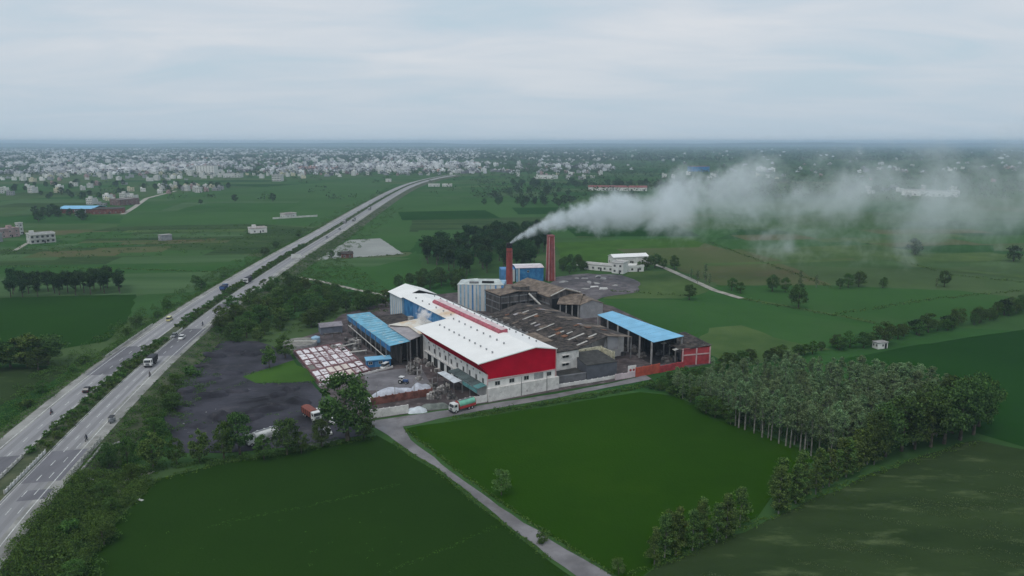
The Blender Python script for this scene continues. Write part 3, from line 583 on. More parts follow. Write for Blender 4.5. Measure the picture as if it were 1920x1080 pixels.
# ------------------------------------------------------------------ canopies against the hall's left wall
cn = fthing('lean_to_canopy', 'dark grey-green lean-to canopy against the hall near the gate', 'canopy', -4, 4)
pts = [L(839, 695.5, 4.6), L(859, 690, 5.0), L(913, 723, 5.0), L(896, 729.5, 4.6)]
pa, pb, pc, pd = pts
for i in range(6):
    t0, t1 = i / 6, (i + 1) / 6 - 0.01
    MB(FAC).slab([tuple(pa.lerp(pd, t0)), tuple(pb.lerp(pc, t0)), tuple(pb.lerp(pc, t1)), tuple(pa.lerp(pd, t1))], 0.08).build('roof_sheet', TARP_GREEN if i < 5 else TARP_TEAL, cn)
for i in range(5):
    p = pa.lerp(pd, 0.04 + i * 0.23); MB(FAC).cyl((p.x + 0.2, p.y, 0), (p.x + 0.2, p.y, p.z - 0.1), 0.1, n=6).build('post', STEEL, cn)
p, q = pa.lerp(pd, 0.55), pd
MB(FAC).slab([tuple(p - Vector((0.4, 0, 0.1))), tuple(q - Vector((0.4, 0, 0.1))), tuple(q - Vector((0.3, 0, 0.1))), tuple(p - Vector((0.3, 0, 0.1)))], 1.2).build('valance', TARP_TEAL, cn)
cw = fthing('white_canopy', 'white sloping canopy sheet beside the grey-green lean-to', 'canopy', -8, 14)
pts = [L(820, 698.5, 3.6), L(833, 695.5, 4.3), L(866, 713.5, 4.3), L(851, 718, 3.6)]
MB(FAC).slab([tuple(p) for p in pts], 0.1).build('roof', FIB_WHITE, cw)
for p in pts: MB(FAC).cyl((p.x, p.y, 0), (p.x, p.y, p.z - 0.1), 0.09, n=6).build('post', STEEL, cw)

# ------------------------------------------------------------------ tank block, chimneys, boiler houses
def pthing(name, label, cat, p1, p2, z=0.0, group=None):
    f, wd = frame_px(p1, p2, z); r = thing(name, label, cat, (f[0], f[1], 0), f[2], group); return r, f, wd
tb, f, wd = pthing('panelled_tank_block', 'tall block clad in white and blue vertical panels', 'tank house', (858, 533), (944, 534.5), 13.0)
MB(f).box(0.1, wd - 0.1, 0.1, 15, 0, 12.7).build('core', TANK_BLUE, tb)
widths = [0.55, 0.45] * 13; xs = 0.0; i = 0; tot = 24
mm_ = [TANK_WHITE, TANK_BLUE, TANK_WHITE, TANK_BLUE2]
pat = [(0.9, 0), (0.7, 1), (1.0, 0), (0.6, 1), (0.9, 0), (0.8, 1), (1.1, 0), (0.7, 3), (1.0, 0), (0.6, 1), (0.8, 0), (0.7, 1), (1.6, 0), (0.5, 1), (1.8, 0), (0.4, 1), (1.7, 0), (0.7, 3), (1.9, 0), (1.0, 3)]
sw = sum(p[0] for p in pat)
for pw, pm in pat:
    ww = pw / sw * wd; MB(f).box(xs + 0.03, xs + ww - 0.03, -0.12, 0.09, 0, 12.9 + random.uniform(-0.12, 0.12)).build('wall_panel', mm_[pm], tb); xs += ww
MB(f).slab([(-0.2, -0.2, 13.0), (wd + 0.2, -0.2, 13.1), (wd - 3, 9, 14.3), (wd * 0.35, 9, 14.2)], 0.2).build('roof_slope', TANK_TOP, tb)
MB(f).slab([(-0.2, -0.2, 13.0), (wd * 0.35, 9, 14.2), (wd * 0.35, 14.8, 13.4), (-0.2, 12, 13.0)], 0.2).build('roof_slope', TANK_TOP, tb)
MB(f).box(wd * 0.25, wd * 0.45, 1.2, 2.2, 13.2, 14.2).build('roof_hatch', STEEL, tb); MB(f).box(wd * 0.52, wd * 0.78, 2.0, 3.2, 13.3, 14.3).build('roof_hatch', DARK, tb)

CH1 = L(955, 538); CH2 = L(1032, 526)
c1 = thing('chimney', 'dark red round chimney stack with sooty top giving off the smoke', 'chimney', G(955, 538), 0)
h1 = 24.6; p = G(955, 538)
MB().cyl((p.x, p.y, 0), (p.x, p.y, h1), 2.05, 1.55, 20).build('stack', CHIM, c1, smooth=False)
MB().cyl((p.x, p.y, h1 - 2.4), (p.x, p.y, h1 + 0.05), 1.66, 1.62, 20).build('soot_band', SOOT_SHADE, c1)
MB().cyl((p.x, p.y, h1 - 0.1), (p.x, p.y, h1 + 0.25), 1.75, 1.75, 20).build('rim', SOOT_SHADE, c1)
MB().box(p.x + 1.3, p.x + 1.75, p.y - 1.5, p.y - 1.2, 1, h1 - 3).build('ladder', CHIM2, c1)
for k in range(4): MB().cyl((p.x, p.y, 5 + k * 5), (p.x, p.y, 5.25 + k * 5), 2.06 - k * 0.1, 2.05 - k * 0.1, 20).build('band', SOOT_SHADE if k > 2 else CHIM, c1)
c2 = thing('chimney', 'square red chimney stack with pale corner ribs behind the boilers', 'chimney', G(1032, 526), R(20))
h2 = 26.6; fr2 = (G(1032, 526).x, G(1032, 526).y, R(20))
b = MB(fr2); i = b.a([(-2.0, -2.0, 0), (2.0, -2.0, 0), (2.0, 2.0, 0), (-2.0, 2.0, 0), (-1.5, -1.5, h2), (1.5, -1.5, h2), (1.5, 1.5, h2), (-1.5, 1.5, h2)])
b.f += [(0, 3, 2, 1), (4, 5, 6, 7), (0, 1, 5, 4), (1, 2, 6, 5), (2, 3, 7, 6), (3, 0, 4, 7)]; b.build('stack', CHIM, c2)
for sx_, sy_ in ((-1, -1), (1, -1), (1, 1), (-1, 1)):
    b = MB(fr2); b.cyl((sx_ * 1.95, sy_ * 1.95, 0), (sx_ * 1.45, sy_ * 1.45, h2 + 0.05), 0.48, 0.36, 6); b.build('corner_rib', CHIM_EDGE, c2)
MB(fr2).box(-1.8, 1.8, -1.8, 1.8, h2 - 0.5, h2 + 0.3).build('rim', CHIM2, c2)
MB(fr2).box(-0.35, 0.35, -2.08, -1.6, 1, h2 - 1).build('flue_pipe', CHIM2, c2)

bb, f, wd = pthing('blue_building', 'bright blue building with a white roof between the chimneys', 'building', (968, 528.5), (1019, 527))
MB(f).box(0, wd, 0, 14, 0, 8.0).build('wall', BLUE_WALL, bb)
MB(f).slab([(-0.4, -0.4, 8.2), (wd + 0.4, -0.4, 8.2), (wd + 0.4, 7, 8.9), (-0.4, 7, 8.9)], 0.2).build('roof_slope', mat('pink_white_roof', (0.66, 0.58, 0.60), 0.08, 0.3, 0.6), bb)
MB(f).slab([(-0.4, 7, 8.9), (wd + 0.4, 7, 8.9), (wd + 0.4, 14.4, 8.2), (-0.4, 14.4, 8.2)], 0.2).build('roof_slope', WHITE_ROOF, bb)
MB(f).box(1.2, 2.0, -0.1, -0.01, 0, 7.9).build('wall_panel', TANK_WHITE, bb); MB(f).box(-0.05, 0.8, -0.1, -0.01, 0, 7.9).build('wall_panel', TANK_BLUE, bb)
window(bb, 7, -0.02, 5.5, 0, 1.0, 1.0)
MB(f).box(-8.5, -0.4, 2, 11, 0, 7.2).build('side_block', TANK_BLUE2, bb); MB(f).box(-4.4, -0.5, 1.4, 1.9, 0, 7.0).build('side_panel', TANK_WHITE, bb)

def gable_shed(root, f, wd, dp, h, rise, mw, mr, ov=0.5, along='x', t=0.16):
    """walls plus two roof slopes; the ridge runs along x (or y)"""
    if along == 'x':
        MB(f).extx([(0, 0), (dp, 0), (dp, h), (dp / 2, h + rise), (0, h)], 0, wd).build('wall', mw, root)
        k = rise / (dp / 2) * ov
        MB(f).slab([(-ov, -ov, h - k + 0.2), (wd + ov, -ov, h - k + 0.2), (wd + ov, dp / 2, h + rise + 0.2), (-ov, dp / 2, h + rise + 0.2)], t).build('roof_slope', mr, root)
        MB(f).slab([(-ov, dp / 2, h + rise + 0.2), (wd + ov, dp / 2, h + rise + 0.2), (wd + ov, dp + ov, h - k + 0.2), (-ov, dp + ov, h - k + 0.2)], t).build('roof_slope', mr, root)
    else:
        MB(f).ext([(0, 0), (wd, 0), (wd, h), (wd / 2, h + rise), (0, h)], 0, dp).build('wall', mw, root)
        k = rise / (wd / 2) * ov
        MB(f).slab([(-ov, -ov, h - k + 0.2), (wd / 2, -ov, h + rise + 0.2), (wd / 2, dp + ov, h + rise + 0.2), (-ov, dp + ov, h - k + 0.2)], t).build('roof_slope', mr, root)
        MB(f).slab([(wd / 2, -ov, h + rise + 0.2), (wd + ov, -ov, h - k + 0.2), (wd + ov, dp + ov, h - k + 0.2), (wd / 2, dp + ov, h + rise + 0.2)], t).build('roof_slope', mr, root)

# boiler houses, in the factory frame
def fbox(name, label, cat, x, y, wd, dp): 
    r = fthing(name, label, cat, x, y); p = FF.w(x, y, 0); return r, (p.x, p.y, FA)
b1 = L(972, 577)
bh, f = fbox('boiler_house', 'sooty boiler house with dusty brown roof and round hopper', 'boiler house', 57, 96, 22, 20)
MB(f).box(0, 20, 0, 18, 0, 10.5).build('wall', BROWN_WALL, bh)
MB(f).slab([(-0.6, -0.6, 10.6), (9, -0.6, 11.8), (9, 18.6, 11.8), (-0.6, 18.6, 10.6)], 0.2).build('roof_slope', BROWN_ROOF, bh)
MB(f).slab([(9, -0.6, 11.8), (20.6, -0.6, 10.6), (20.6, 18.6, 10.6), (9, 18.6, 11.8)], 0.2).build('roof_slope', BROWN_ROOF, bh)
MB(f).cyl((13.5, 4.5, 9.5), (13.5, 4.5, 13.2), 4.2, 4.2, 24).build('hopper', BROWN_WALL, bh)
MB(f).cyl((13.5, 4.5, 13.2), (13.5, 4.5, 14.0), 4.3, 1.0, 24).build('hopper_lid', BROWN_ROOF, bh)
for z in (3.2, 6.4, 9.2): MB(f).box(-0.15, 20.15, -0.15, -0.01, z, z + 0.5).build('girder', STEEL, bh)
for z in (3.2, 6.4, 9.2): MB(f).box(-0.16, -0.02, -0.1, 18, z, z + 0.5).build('girder', STEEL, bh)
for i in range(5): MB(f).box(i * 4.9 - 0.1, i * 4.9 + 0.3, -0.24, -0.16, 0, 10.3).build('column', DARK, bh)
for i in range(4): MB(f).box(1 + i * 4.9, 3.6 + i * 4.9, -0.07, -0.02, 3.9, 6.2).build('opening', DARK, bh)
MB(f).cyl((15, -0.5, 10), (22, -9, 0.5), 0.45, n=8).build('feed_chute', PALE_STEEL, bh)
for i in range(2):
    b = MB(f)
    for k in range(7):
        a0, a1 = math.pi * k / 7, math.pi * (k + 1) / 7; b.cyl((4 - 3 * math.cos(a0), -3 - i * 3, 2 + 3 * math.sin(a0)), (4 - 3 * math.cos(a1), -3 - i * 3, 2 + 3 * math.sin(a1)), 0.28, n=6)
    b.build('duct_bend', STEEL, bh)
b2h, f = fbox('boiler_house', 'second boiler shed with broken brown gable roof by the ash yard', 'boiler house', 79, 88, 24, 30)
gable_shed(b2h, f, 17, 34, 9.0, 2.6, BROWN_WALL, BROWN_ROOF, 0.8, 'y')
for i in range(6):
    b = MB(f); b.cyl((-0.4, 2 + i * 6.2, 3.2), (17.4, 2 + i * 6.2, 3.2), 0.16, n=6); b.build('truss', STEEL, b2h)
b = MB(f); b.cyl((0, -0.9, 9.6), (8.5, -0.9, 12.4), 0.25, n=6); b.cyl((8.5, -0.9, 12.4), (17, -0.9, 9.6), 0.25, n=6); b.build('gable_frame', PALE_STEEL, b2h)
for z in (2.6, 5.2, 7.8): MB(f).box(-0.18, -0.02, 0, 34, z, z + 0.6).build('girder', STEEL, b2h)
for i in range(3): MB(f).box(1.2 + i * 5.2, 5.6 + i * 5.2, -0.08, -0.02, 2.5, 7.8).build('opening', DARK, b2h)
gb, f, wd = pthing('grey_gable_shed', 'pale grey gabled shed with dusty roof beside the boilers', 'shed', (1088, 598), (1130, 594))
dp = 24
MB(f).ext([(0, 0), (wd, 0), (wd, 6.6), (wd / 2, 8.3), (0, 6.6)], 0, dp).build('wall', GREY_CLAD, gb)
for s in (0, 1):
    x0, x1 = (-0.4, wd / 2) if s == 0 else (wd / 2, wd + 0.4); z0, z1 = (6.6, 8.55) if s == 0 else (8.55, 6.6)
    MB(f).slab([(x0, -0.3, z0), (x1, -0.3, z1), (x1, dp, z1), (x0, dp, z0)], 0.15).build('roof_slope', BROWN_ROOF, gb)
lt, f, wd = pthing('dark_annex', 'dark open annex with dusty pitched roof left of the grey gable', 'shed', (1050, 596), (1087, 598))
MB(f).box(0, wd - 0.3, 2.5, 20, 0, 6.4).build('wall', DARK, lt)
MB(f).slab([(-1.5, -0.6, 6.6), (wd - 0.2, -0.6, 6.9), (wd - 0.2, 12, 9.4), (-1.5, 12, 9.2)], 0.16).build('roof_slope', BROWN_ROOF, lt)
MB(f).slab([(-1.5, 12, 9.2), (wd - 0.2, 12, 9.4), (wd - 0.2, 22, 7.0), (-1.5, 22, 6.8)], 0.16).build('roof_slope', BROWN_ROOF, lt)
for i in range(4): MB(f).box(i * wd / 3.3 - 0.2, i * wd / 3.3 + 0.2, 0, 0.4, 0, 6.5).build('column', CONC, lt)

# dark corridor roofs between hall and long shed
co = fthing('corridor_shed', 'long narrow sooty roof running along the right side of the hall', 'shed', 26, 6)
for i in range(19):
    y0 = 9 + i * 5.0; MB(FAC).slab([(25.6, y0, 9.8 + 0.06 * (i % 3)), (34.5, y0, 8.4 + 0.05 * (i % 2)), (34.5, y0 + 4.9, 8.4 + 0.05 * (i % 2)), (25.6, y0 + 4.9, 9.8 + 0.06 * (i % 3))], 0.14).build('roof_sheet', DARK_ROOF if i % 5 else BROWN_ROOF, co)
MB(FAC).box(25.7, 34.0, 10, 103, 0, 8.1).build('wall', BROWN_WALL, co)
for i in range(6): MB(FAC).slab([(27 + (i % 2), 12 + i * 15, 10.1), (29.5 + (i % 2), 12 + i * 15, 9.65), (29.5 + (i % 2), 16 + i * 15, 9.65), (27 + (i % 2), 16 + i * 15, 10.1)], 0.1).build('loose_sheet', GREY_ROOF if i % 2 else BROWN_ROOF, co)
MB(FAC).cyl((35.2, 12, 8.9), (35.2, 100, 8.9), 0.3, n=8).build('pipe', STEEL, co)
of = fthing('stained_office_block', 'stained white block with slit windows right of the crimson gable', 'building', 26, 8)
MB(FAC).box(25.8, 40, 8.0, 20, 0, 9.2).build('wall', DIRTY_WALL, of)
MB(FAC).box(25.5, 40.3, 7.7, 20.3, 9.2, 9.5).build('roof', DARK_ROOF, of)
for x in (29.0, 34.5):
    for z in (4.2, 7.0): window(of, *loc(of, x, 7.98, z), 0, 2.6, 0.8); MB(FAC).box(x - 1.6, x + 1.6, 7.3, 7.98, z + 1.0, z + 1.15).build('sunshade', DIRTY_WALL, of)
MB(FAC).slab([(27, 20.2, 9.9), (37, 20.2, 9.9), (37, 32, 10.2), (27, 32, 10.2)], 0.3).build('rear_roof', BROWN_ROOF, of)

ls = fthing('long_dark_shed', 'long shed with sooty black roof and pale rooflight strips', 'shed', 41, 12)
XA, XB = 41.5, 68.5; YA, YB = 14.0, 78.0; XM = 57.0
def lz(x): return 6.9 + (x - XA) * (10.4 - 6.9) / (XM - XA) if x < XM else 10.4 - (x - XM) * 2.0 / (XB - XM)
MB(FAC).ext([(XA, 0), (XB, 0), (XB, lz(XB) - 0.3), (XM, 10.1), (XA, 6.6)], YA + 5, YB).build('wall', DIRTY_WALL, ls)
for i in range(16):
    y0 = YA + i * 4.0; dz = random.uniform(-0.05, 0.08)
    MB(FAC).slab([(XA - 0.8, y0, 6.8 + dz), (XM, y0, 10.4 + dz), (XM, y0 + 3.95, 10.4 + dz), (XA - 0.8, y0 + 3.95, 6.8 + dz)], 0.14).build('roof_sheet', DARK_ROOF, ls)
    MB(FAC).slab([(XM, y0, 10.4 + dz), (XB, y0, 8.4 + dz), (XB, y0 + 3.95, 8.4 + dz), (XM, y0 + 3.95, 10.4 + dz)], 0.14).build('roof_sheet', DARK_ROOF if i % 4 else BROWN_ROOF, ls)
SKY_STRIP = mat('pale_rooflight', (0.48, 0.46, 0.42), 0.15, 1.0, 0.6)
for y0, x0, x1 in ((16, 45, 49.5), (18.5, 52, 55.5), (23, 46, 53), (28.5, 49, 51.5), (32, 43, 50), (42, 44, 52), (50, 46, 48.5), (58, 47, 54), (65, 51, 54)):
    MB(FAC).slab([(x0, y0, lz(x0) + 0.22), (x1, y0, lz(x1) + 0.22), (x1, y0 + 0.9, lz(x1) + 0.22), (x0, y0 + 0.9, lz(x0) + 0.22)], 0.08).build('rooflight', SKY_STRIP, ls)
MB(FAC).box(39.0, 39.4, 16, 76, 0, 5.6).build('side_wall', CONC, ls)
for i in range(12): MB(FAC).box(39.4, 40.4, 18 + i * 5.0, 18.6 + i * 5.0, 0, 7.4).build('buttress', CONC, ls)
MB(FAC).ext([(XM - 1.2, 5.2), (XM + 5.5, 4.4), (XM + 5.5, 9.2), (XM, 10.2)], YA + 0.8, YA + 1.0).build('hanging_gable_sheet', GREY_CLAD, ls)
for x in (XA + 0.3, 50, XM, XB - 0.3): MB(FAC).box(x - 0.2, x + 0.2, YA + 0.2, YA + 0.6, 0, lz(x) - 0.2).build('column', STEEL, ls)
RUST = mat('rusty_sheet', (0.20, 0.095, 0.055), 0.25, 0.6, 0.9)
for k in range(30):
    x0, y0 = random.uniform(XA, XB - 4), random.uniform(YA + 0.5, YA + 60); x1 = x0 + random.uniform(1.5, 3.5); y1 = y0 + random.uniform(0.8, 2.6)
    MB(FAC).slab([(x0, y0, lz(x0) + 0.30), (x1, y0, lz(x1) + 0.30), (x1, y1, lz(x1) + 0.34), (x0, y1, lz(x0) + 0.34)], 0.06).build('patch_sheet', random.choice([RUST, BROWN_ROOF, SOOT_SHADE, GREY_ROOF, BROWN_ROOF]), ls)
ym = fthing('cream_stained_wall', 'stained cream wall above the slate-grey block', 'wall', 41, 13)
MB(FAC).box(40.0, 53.5, 12.6, 13.0, 0, 7.4).build('face', CREAM_WALL, ym)
MB(FAC).box(53.5, 53.9, 6.5, 13.0, 0, 6.8).build('return_face', CREAM_WALL, ym)
MB(FAC).box(53.6, 54.2, 5.9, 6.5, 0, 7.0).build('pillar', CREAM_WALL, ym)
for i in range(4): MB(FAC).box(41 + i * 2.6, 42.6 + i * 2.6, 12.52, 12.59, 4.8 + (i % 2) * 0.4, 5.4 + (i % 2) * 0.4).build('opening', DARK, ym)

# ------------------------------------------------------------------ blue-roofed shed and the red-ended shed on the right
bl = fthing('blue_roofed_shed', 'big open shed with a bright sky-blue roof at the right end', 'shed', 67, 3)
P0, P1, P2, P3 = L(1120, 590, 9.0), L(1148, 583, 9.6), L(1283, 630, 9.6), L(1226, 642, 8.6)
n = 9
for i in range(n):
    t0, t1 = i / n, (i + 1) / n - 0.003
    MB(FAC).slab([ed(P0, P3, t0), ed(P1, P2, t0), ed(P1, P2, t1), ed(P0, P3, t1)], 0.12).build('roof_sheet', BLUE_ROOF, bl)
for i in range(6):
    t = 0.02 + i * 0.19
    for e0, e1 in ((P0, P3), (P1, P2)):
        p = ed(e0, e1, t); MB(FAC).box(p[0] - 0.25, p[0] + 0.25, p[1] - 0.25, p[1] + 0.25, 0, p[2] - 0.2).build('column', CONC, bl)
q0, q1 = ed(P1, P2, 0.02), ed(P1, P2, 0.93)
MB(FAC).slab([(q0[0] - 1.0, q0[1], 9.0), (q0[0] - 0.8, q0[1], 9.0), (q1[0] - 0.8, q1[1], 9.0), (q1[0] - 1.0, q1[1], 9.0)], 9.0).build('back_wall', SOOT_SHADE, bl)  # wall coloured near-black to paint the shade inside the shed
sheet('shed_floor_shade', [FF.w(p.x, p.y, 0) for p in (P0, P1, P2, P3)], 0.085, SOOT_SHADE)  # dark sheet added on the ground, shade painted as colour
MB(FAC).box(P0.x + 0.5, P0.x + 0.8, P3.y + 14, P0.y - 2, 0, 8.2).build('side_wall', SOOT_SHADE, bl)  # inner wall added in near-black to darken the open interior
MB(FAC).box(P0.x + 1, P1.x - 1.4, P0.y - 1.5, P0.y - 1.0, 0, 8.4).build('end_wall', BROWN_WALL, bl)
for i in range(14):
    t = fthing('scrap_heap', 'heap of dark scrap and machinery under the big blue roof', 'scrap heap', random.uniform(68, 84), random.uniform(3, 26), 'scrap under the blue roof')
    p = FF.l(t.location); b = MB(FAC)
    for k in range(9):
        x, y = p.x + random.uniform(-1.6, 1.6), p.y + random.uniform(-1.2, 1.2); s = random.uniform(0.3, 0.9); b.box(x - s, x + s, y - s * 0.7, y + s * 0.7, 0, random.uniform(0.4, 1.9))
    b.build('scrap', SCRAP, t)
rb = fthing('red_ended_shed', 'dark-roofed shed with a red end wall framed in white', 'shed', 80, -1)
Q0, Q1 = L(1278, 686, 0), L(1331, 681, 0)
f, wd = frame_px((1278, 686), (1331, 681)); rb.location = (f[0], f[1], 0); rb.rotation_euler = (0, 0, f[2])
hz_ = 6.3
MB(f).box(0, wd, 0, 0.3, 0, hz_).build('end_wall', RED_PAINT, rb)
for x in (0, wd * 0.48, wd - 0.5): MB(f).box(x, x + 0.5, -0.16, -0.01, 0, hz_ + 0.1).build('wall_pier', PINK_TRIM, rb)
MB(f).box(0.5, wd - 0.5, -0.14, -0.01, 3.7, 4.15).build('wall_band', PINK_TRIM, rb)
for i in range(6):
    y0 = 0.3 + i * 3.3; MB(f).slab([(-0.6, y0 - 0.5, 6.0), (wd + 0.5, y0 - 0.5, 7.0), (wd + 0.5, y0 + 2.75, 7.0), (-0.6, y0 + 2.75, 6.0)], 0.12).build('roof_sheet', DARK_ROOF, rb)
MB(f).box(wd - 0.3, wd, 0.31, 19, 0, 6.6).build('side_wall', BRICK_RED, rb)
for i in range(4): MB(f).box(0, 0.35, 5 + i * 4.5, 5.35 + i * 4.5, 0, 5.9).build('column', CONC, rb)
for i in range(4): MB(f).slab([(-2.4, 1.5 + i * 4.4, 5.6), (-0.7, 1.5 + i * 4.4, 5.9), (-0.7, 3.2 + i * 4.4, 5.9), (-2.4, 3.2 + i * 4.4, 5.6)], 0.08).build('eave_sheet', SKY_STRIP if i % 2 == 0 else DARK_ROOF, rb)

# slate grey block and its low wing
f, wd = frame_px((1100, 714), (1156, 706))
sb = thing('slate_grey_block', 'plain slate-grey block with dark roof behind the lane wall', 'building', (f[0], f[1], 0), f[2])
MB(f).box(0, wd, 0, 11, 0, 5.4).build('wall', SLATE, sb)
MB(f).slab([(-0.2, -0.2, 5.55), (wd + 0.2, -0.2, 5.55), (wd * 0.9, 11.4, 6.9), (-0.2, 11.4, 6.9)], 0.18).build('roof', SLATE_ROOF, sb)
MB(f).extx([(0, 5.3), (11, 5.3), (11, 6.7)], -0.12, 0.0).build('gable_side', SLATE, sb)
f, wd = frame_px((1048, 722), (1099, 714))
lw = thing('slate_grey_wing', 'low grey wing with flat dark roof beside the slate block', 'building', (f[0], f[1], 0), f[2])
MB(f).box(0, wd, 0, 9, 0, 2.6).build('wall', mat('mid_grey_wall', (0.17, 0.17, 0.18), 0.1, 0.4, 0.8), lw)
MB(f).box(-0.2, wd - 0.3, 0.6, 9.2, 2.6, 2.8).build('roof', SLATE_ROOF, lw)
MB(f).box(-0.2, wd, -0.1, 0.59, 2.6, 3.0).build('parapet', mat('mid_grey_wall', (0.17, 0.17, 0.18)), lw)

# ------------------------------------------------------------------ compound walls along the lane
def wall_run(label, p1, p2, h, m, th=0.3, piers=4, cap=None, name='compound_wall'):
    f, wd = frame_px(p1, p2); r = thing(name, label, 'wall', (f[0], f[1], 0), f[2])
    n = max(1, piers)
    for i in range(n): MB(f).box(i * wd / n + 0.2, (i + 1) * wd / n - 0.2, 0, th, 0, h + random.uniform(-0.06, 0.06)).build('wall_section', m, r)
    for i in range(n + 1): MB(f).box(i * wd / n - 0.2, i * wd / n + 0.2, -0.06, th + 0.06, 0, h + 0.15).build('pier', cap or m, r)
    return r
wall_run('stained white boundary wall left of the factory gate', (697, 785), (765, 775), 2.6, DIRTY_WALL, piers=6)
wall_run('short white boundary wall beside the crimson gable corner', (880, 759), (912, 754), 2.2, WHITE_WALL, piers=3)
wall_run('low white wall in front of the slate-grey wing', (1048, 727), (1098, 719), 1.1, WHITE_WALL, piers=5)
wall_run('low white wall in front of the slate-grey block', (1100, 719), (1152, 710), 1.1, WHITE_WALL, piers=5)
wall_run('pinkish white wall before the right-hand gate', (1155, 713), (1190, 707), 2.0, mat('pinkish_wall', (0.62, 0.52, 0.54), 0.08, 0.4, 0.8), piers=3)
wall_run('orange-red wall beside the right-hand gate', (1193, 707), (1236, 699), 3.3, ORANGE_PAINT, piers=3)
wall_run('long red wall running to the red-ended shed', (1238, 699), (1282, 690), 2.4, RED_PAINT, piers=4)
f, wd = frame_px((1178, 706), (1193, 704))
gt = thing('yard_gate', 'white gate panel with two round openings at the right-hand wall', 'gate', (f[0], f[1] + 0.6, 0), f[2])
MB((f[0], f[1] + 0.6, f[2])).box(0, wd, 0, 0.2, 0, 3.6).build('panel', WHITE_WALL, gt)
for x in (0.3, 0.7): 
    f2 = (f[0], f[1] + 0.6, f[2]); MB(f2).cyl((wd * x, -0.04, 2.0), (wd * x, 0.0, 2.0), 0.45, n=12).build('roundel', RED_PAINT, gt)

# ------------------------------------------------------------------ yard: settling tanks, cabin, brick heap wall, poles
ST = [G(552, 661), G(638, 646), G(694, 697), G(600, 722)]
st = thing('settling_tanks', 'array of square settling tanks filled with white foam', 'settling tanks', ST[3])
def bil(u, v): return (ST[0] * (1 - u) + ST[1] * u) * (1 - v) + (ST[3] * (1 - u) + ST[2] * u) * v
NU, NV = 7, 6
def bar(p, q, t, h, nm):
    d = (q - p); n_ = Vector((-d.y, d.x, 0)).normalized() * t / 2
    MB().slab([(p + n_)[:2] + (h,), (q + n_)[:2] + (h,), (q - n_)[:2] + (h,), (p - n_)[:2] + (h,)], h).build(nm, TANK_WALL, st)
for i in range(NU + 1): bar(bil(i / NU, 0), bil(i / NU, 1), 0.4, 0.95 + 0.004 * i, 'tank_wall')
for j in range(NV + 1): bar(bil(0, j / NV), bil(1, j / NV), 0.35 if j != 4 else 1.6, 0.92 + 0.005 * j, 'tank_wall')
for i in range(NU):
    for j in range(NV):
        e = 0.02; q = [bil((i + e) / NU, (j + e) / NV), bil((i + 1 - e) / NU, (j + e) / NV), bil((i + 1 - e) / NU, (j + 1 - e) / NV), bil((i + e) / NU, (j + 1 - e) / NV)]
        zz = random.uniform(0.55, 0.9); b = MB(); k = b.a([(p.x, p.y, zz) for p in q]); b.f.append((k, k + 1, k + 2, k + 3)); b.build('foam_surface', (SLUDGE if random.random() < 0.07 else FOAM2 if random.random() < 0.35 else FOAM) if not (j >= 4 and 1 < i < 5) else FOAM_CREAM if (j >= 4 and 1 < i < 5) else FOAM, st)
cl = thing('clarifier_tank', 'shallow round grey clarifier tank by the settling tanks', 'tank', G(563, 648))
p = cl.location
MB().cyl((p.x, p.y, 0), (p.x, p.y, 1.6), 6.6, n=28).build('basin', CONC, cl); MB().cyl((p.x, p.y, 1.6), (p.x, p.y, 1.64), 6.2, n=28).build('sludge', SLUDGE, cl)
MB().box(p.x - 6.5, p.x + 6.5, p.y - 0.4, p.y + 0.4, 1.7, 1.95).build('bridge', PALE_STEEL, cl)
tp = thing('blue_drum_tank', 'pale blue water tank beside the round clarifier', 'tank', G(592, 642)); p = tp.location
MB().cyl((p.x, p.y, 0), (p.x, p.y, 2.2), 1.8, n=16).build('drum', TANK_BLUE, tp); MB().cyl((p.x, p.y, 2.2), (p.x, p.y, 2.8), 1.8, 0.4, 16).build('lid', TANK_BLUE, tp)
f, wd = frame_px((688, 690), (733, 686))
cb = thing('blue_cabin', 'bright blue flat-roofed cabin by the settling tanks', 'cabin', (f[0], f[1], 0), f[2])
MB(f).box(0, wd, 0, 4, 0, 2.7).build('wall', BLUE_WALL, cb)
MB(f).box(-0.3, wd + 0.3, -0.5, 4.3, 2.7, 2.95).build('roof', BLUE_ROOF, cb)
for x in (1.3, 5.0): window(cb, x, -0.02, 1.2, 0, 1.2, 0.9)
MB(f).box(2.9, 3.8, -0.05, 0.02, 0, 2.0).build('door', TANK_BLUE2, cb)
# grey sheds by the trees, trestles and pipes
f, wd = frame_px((602, 628), (642, 624))
g2 = thing('grey_sheet_shed', 'grey sheet shed tucked under the trees behind the tanks', 'shed', (f[0], f[1], 0), f[2])
gable_shed(g2, f, wd, 7, 3.2, 1.0, mat('blue_grey_wall', (0.16, 0.18, 0.22), 0.1, 0.4, 0.8), mat('grey_violet_roof', (0.26, 0.24, 0.26), 0.12, 0.4, 0.8), 0.4, 'x')
for k, (p1, p2) in enumerate((((640, 657), (668, 650)), ((655, 668), (688, 664)), ((606, 633), (640, 630)))):
    a, c = G(*p1), G(*p2); t = thing('pipe_trestle', ('pale pipe on low trestles behind the settling tanks', 'pale pipe on trestles beside the blue cabin', 'rusty pipe run in front of the grey sheet shed')[k], 'pipe', a)
    MB().cyl((a.x, a.y, 1.5), (c.x, c.y, 1.5), 0.3, n=8).build('pipe', PALE_STEEL if k < 2 else SCRAP, t)
    for s in (0.05, 0.5, 0.95): q = a.lerp(c, s); MB().box(q.x - 0.15, q.x + 0.15, q.y - 0.15, q.y + 0.15, 0, 1.3).build('trestle', STEEL, t)
wall_run('low white kerb wall along the front of the settling tanks', (600, 724), (736, 690), 0.7, DIRTY_WALL, piers=9, name='kerb_wall')
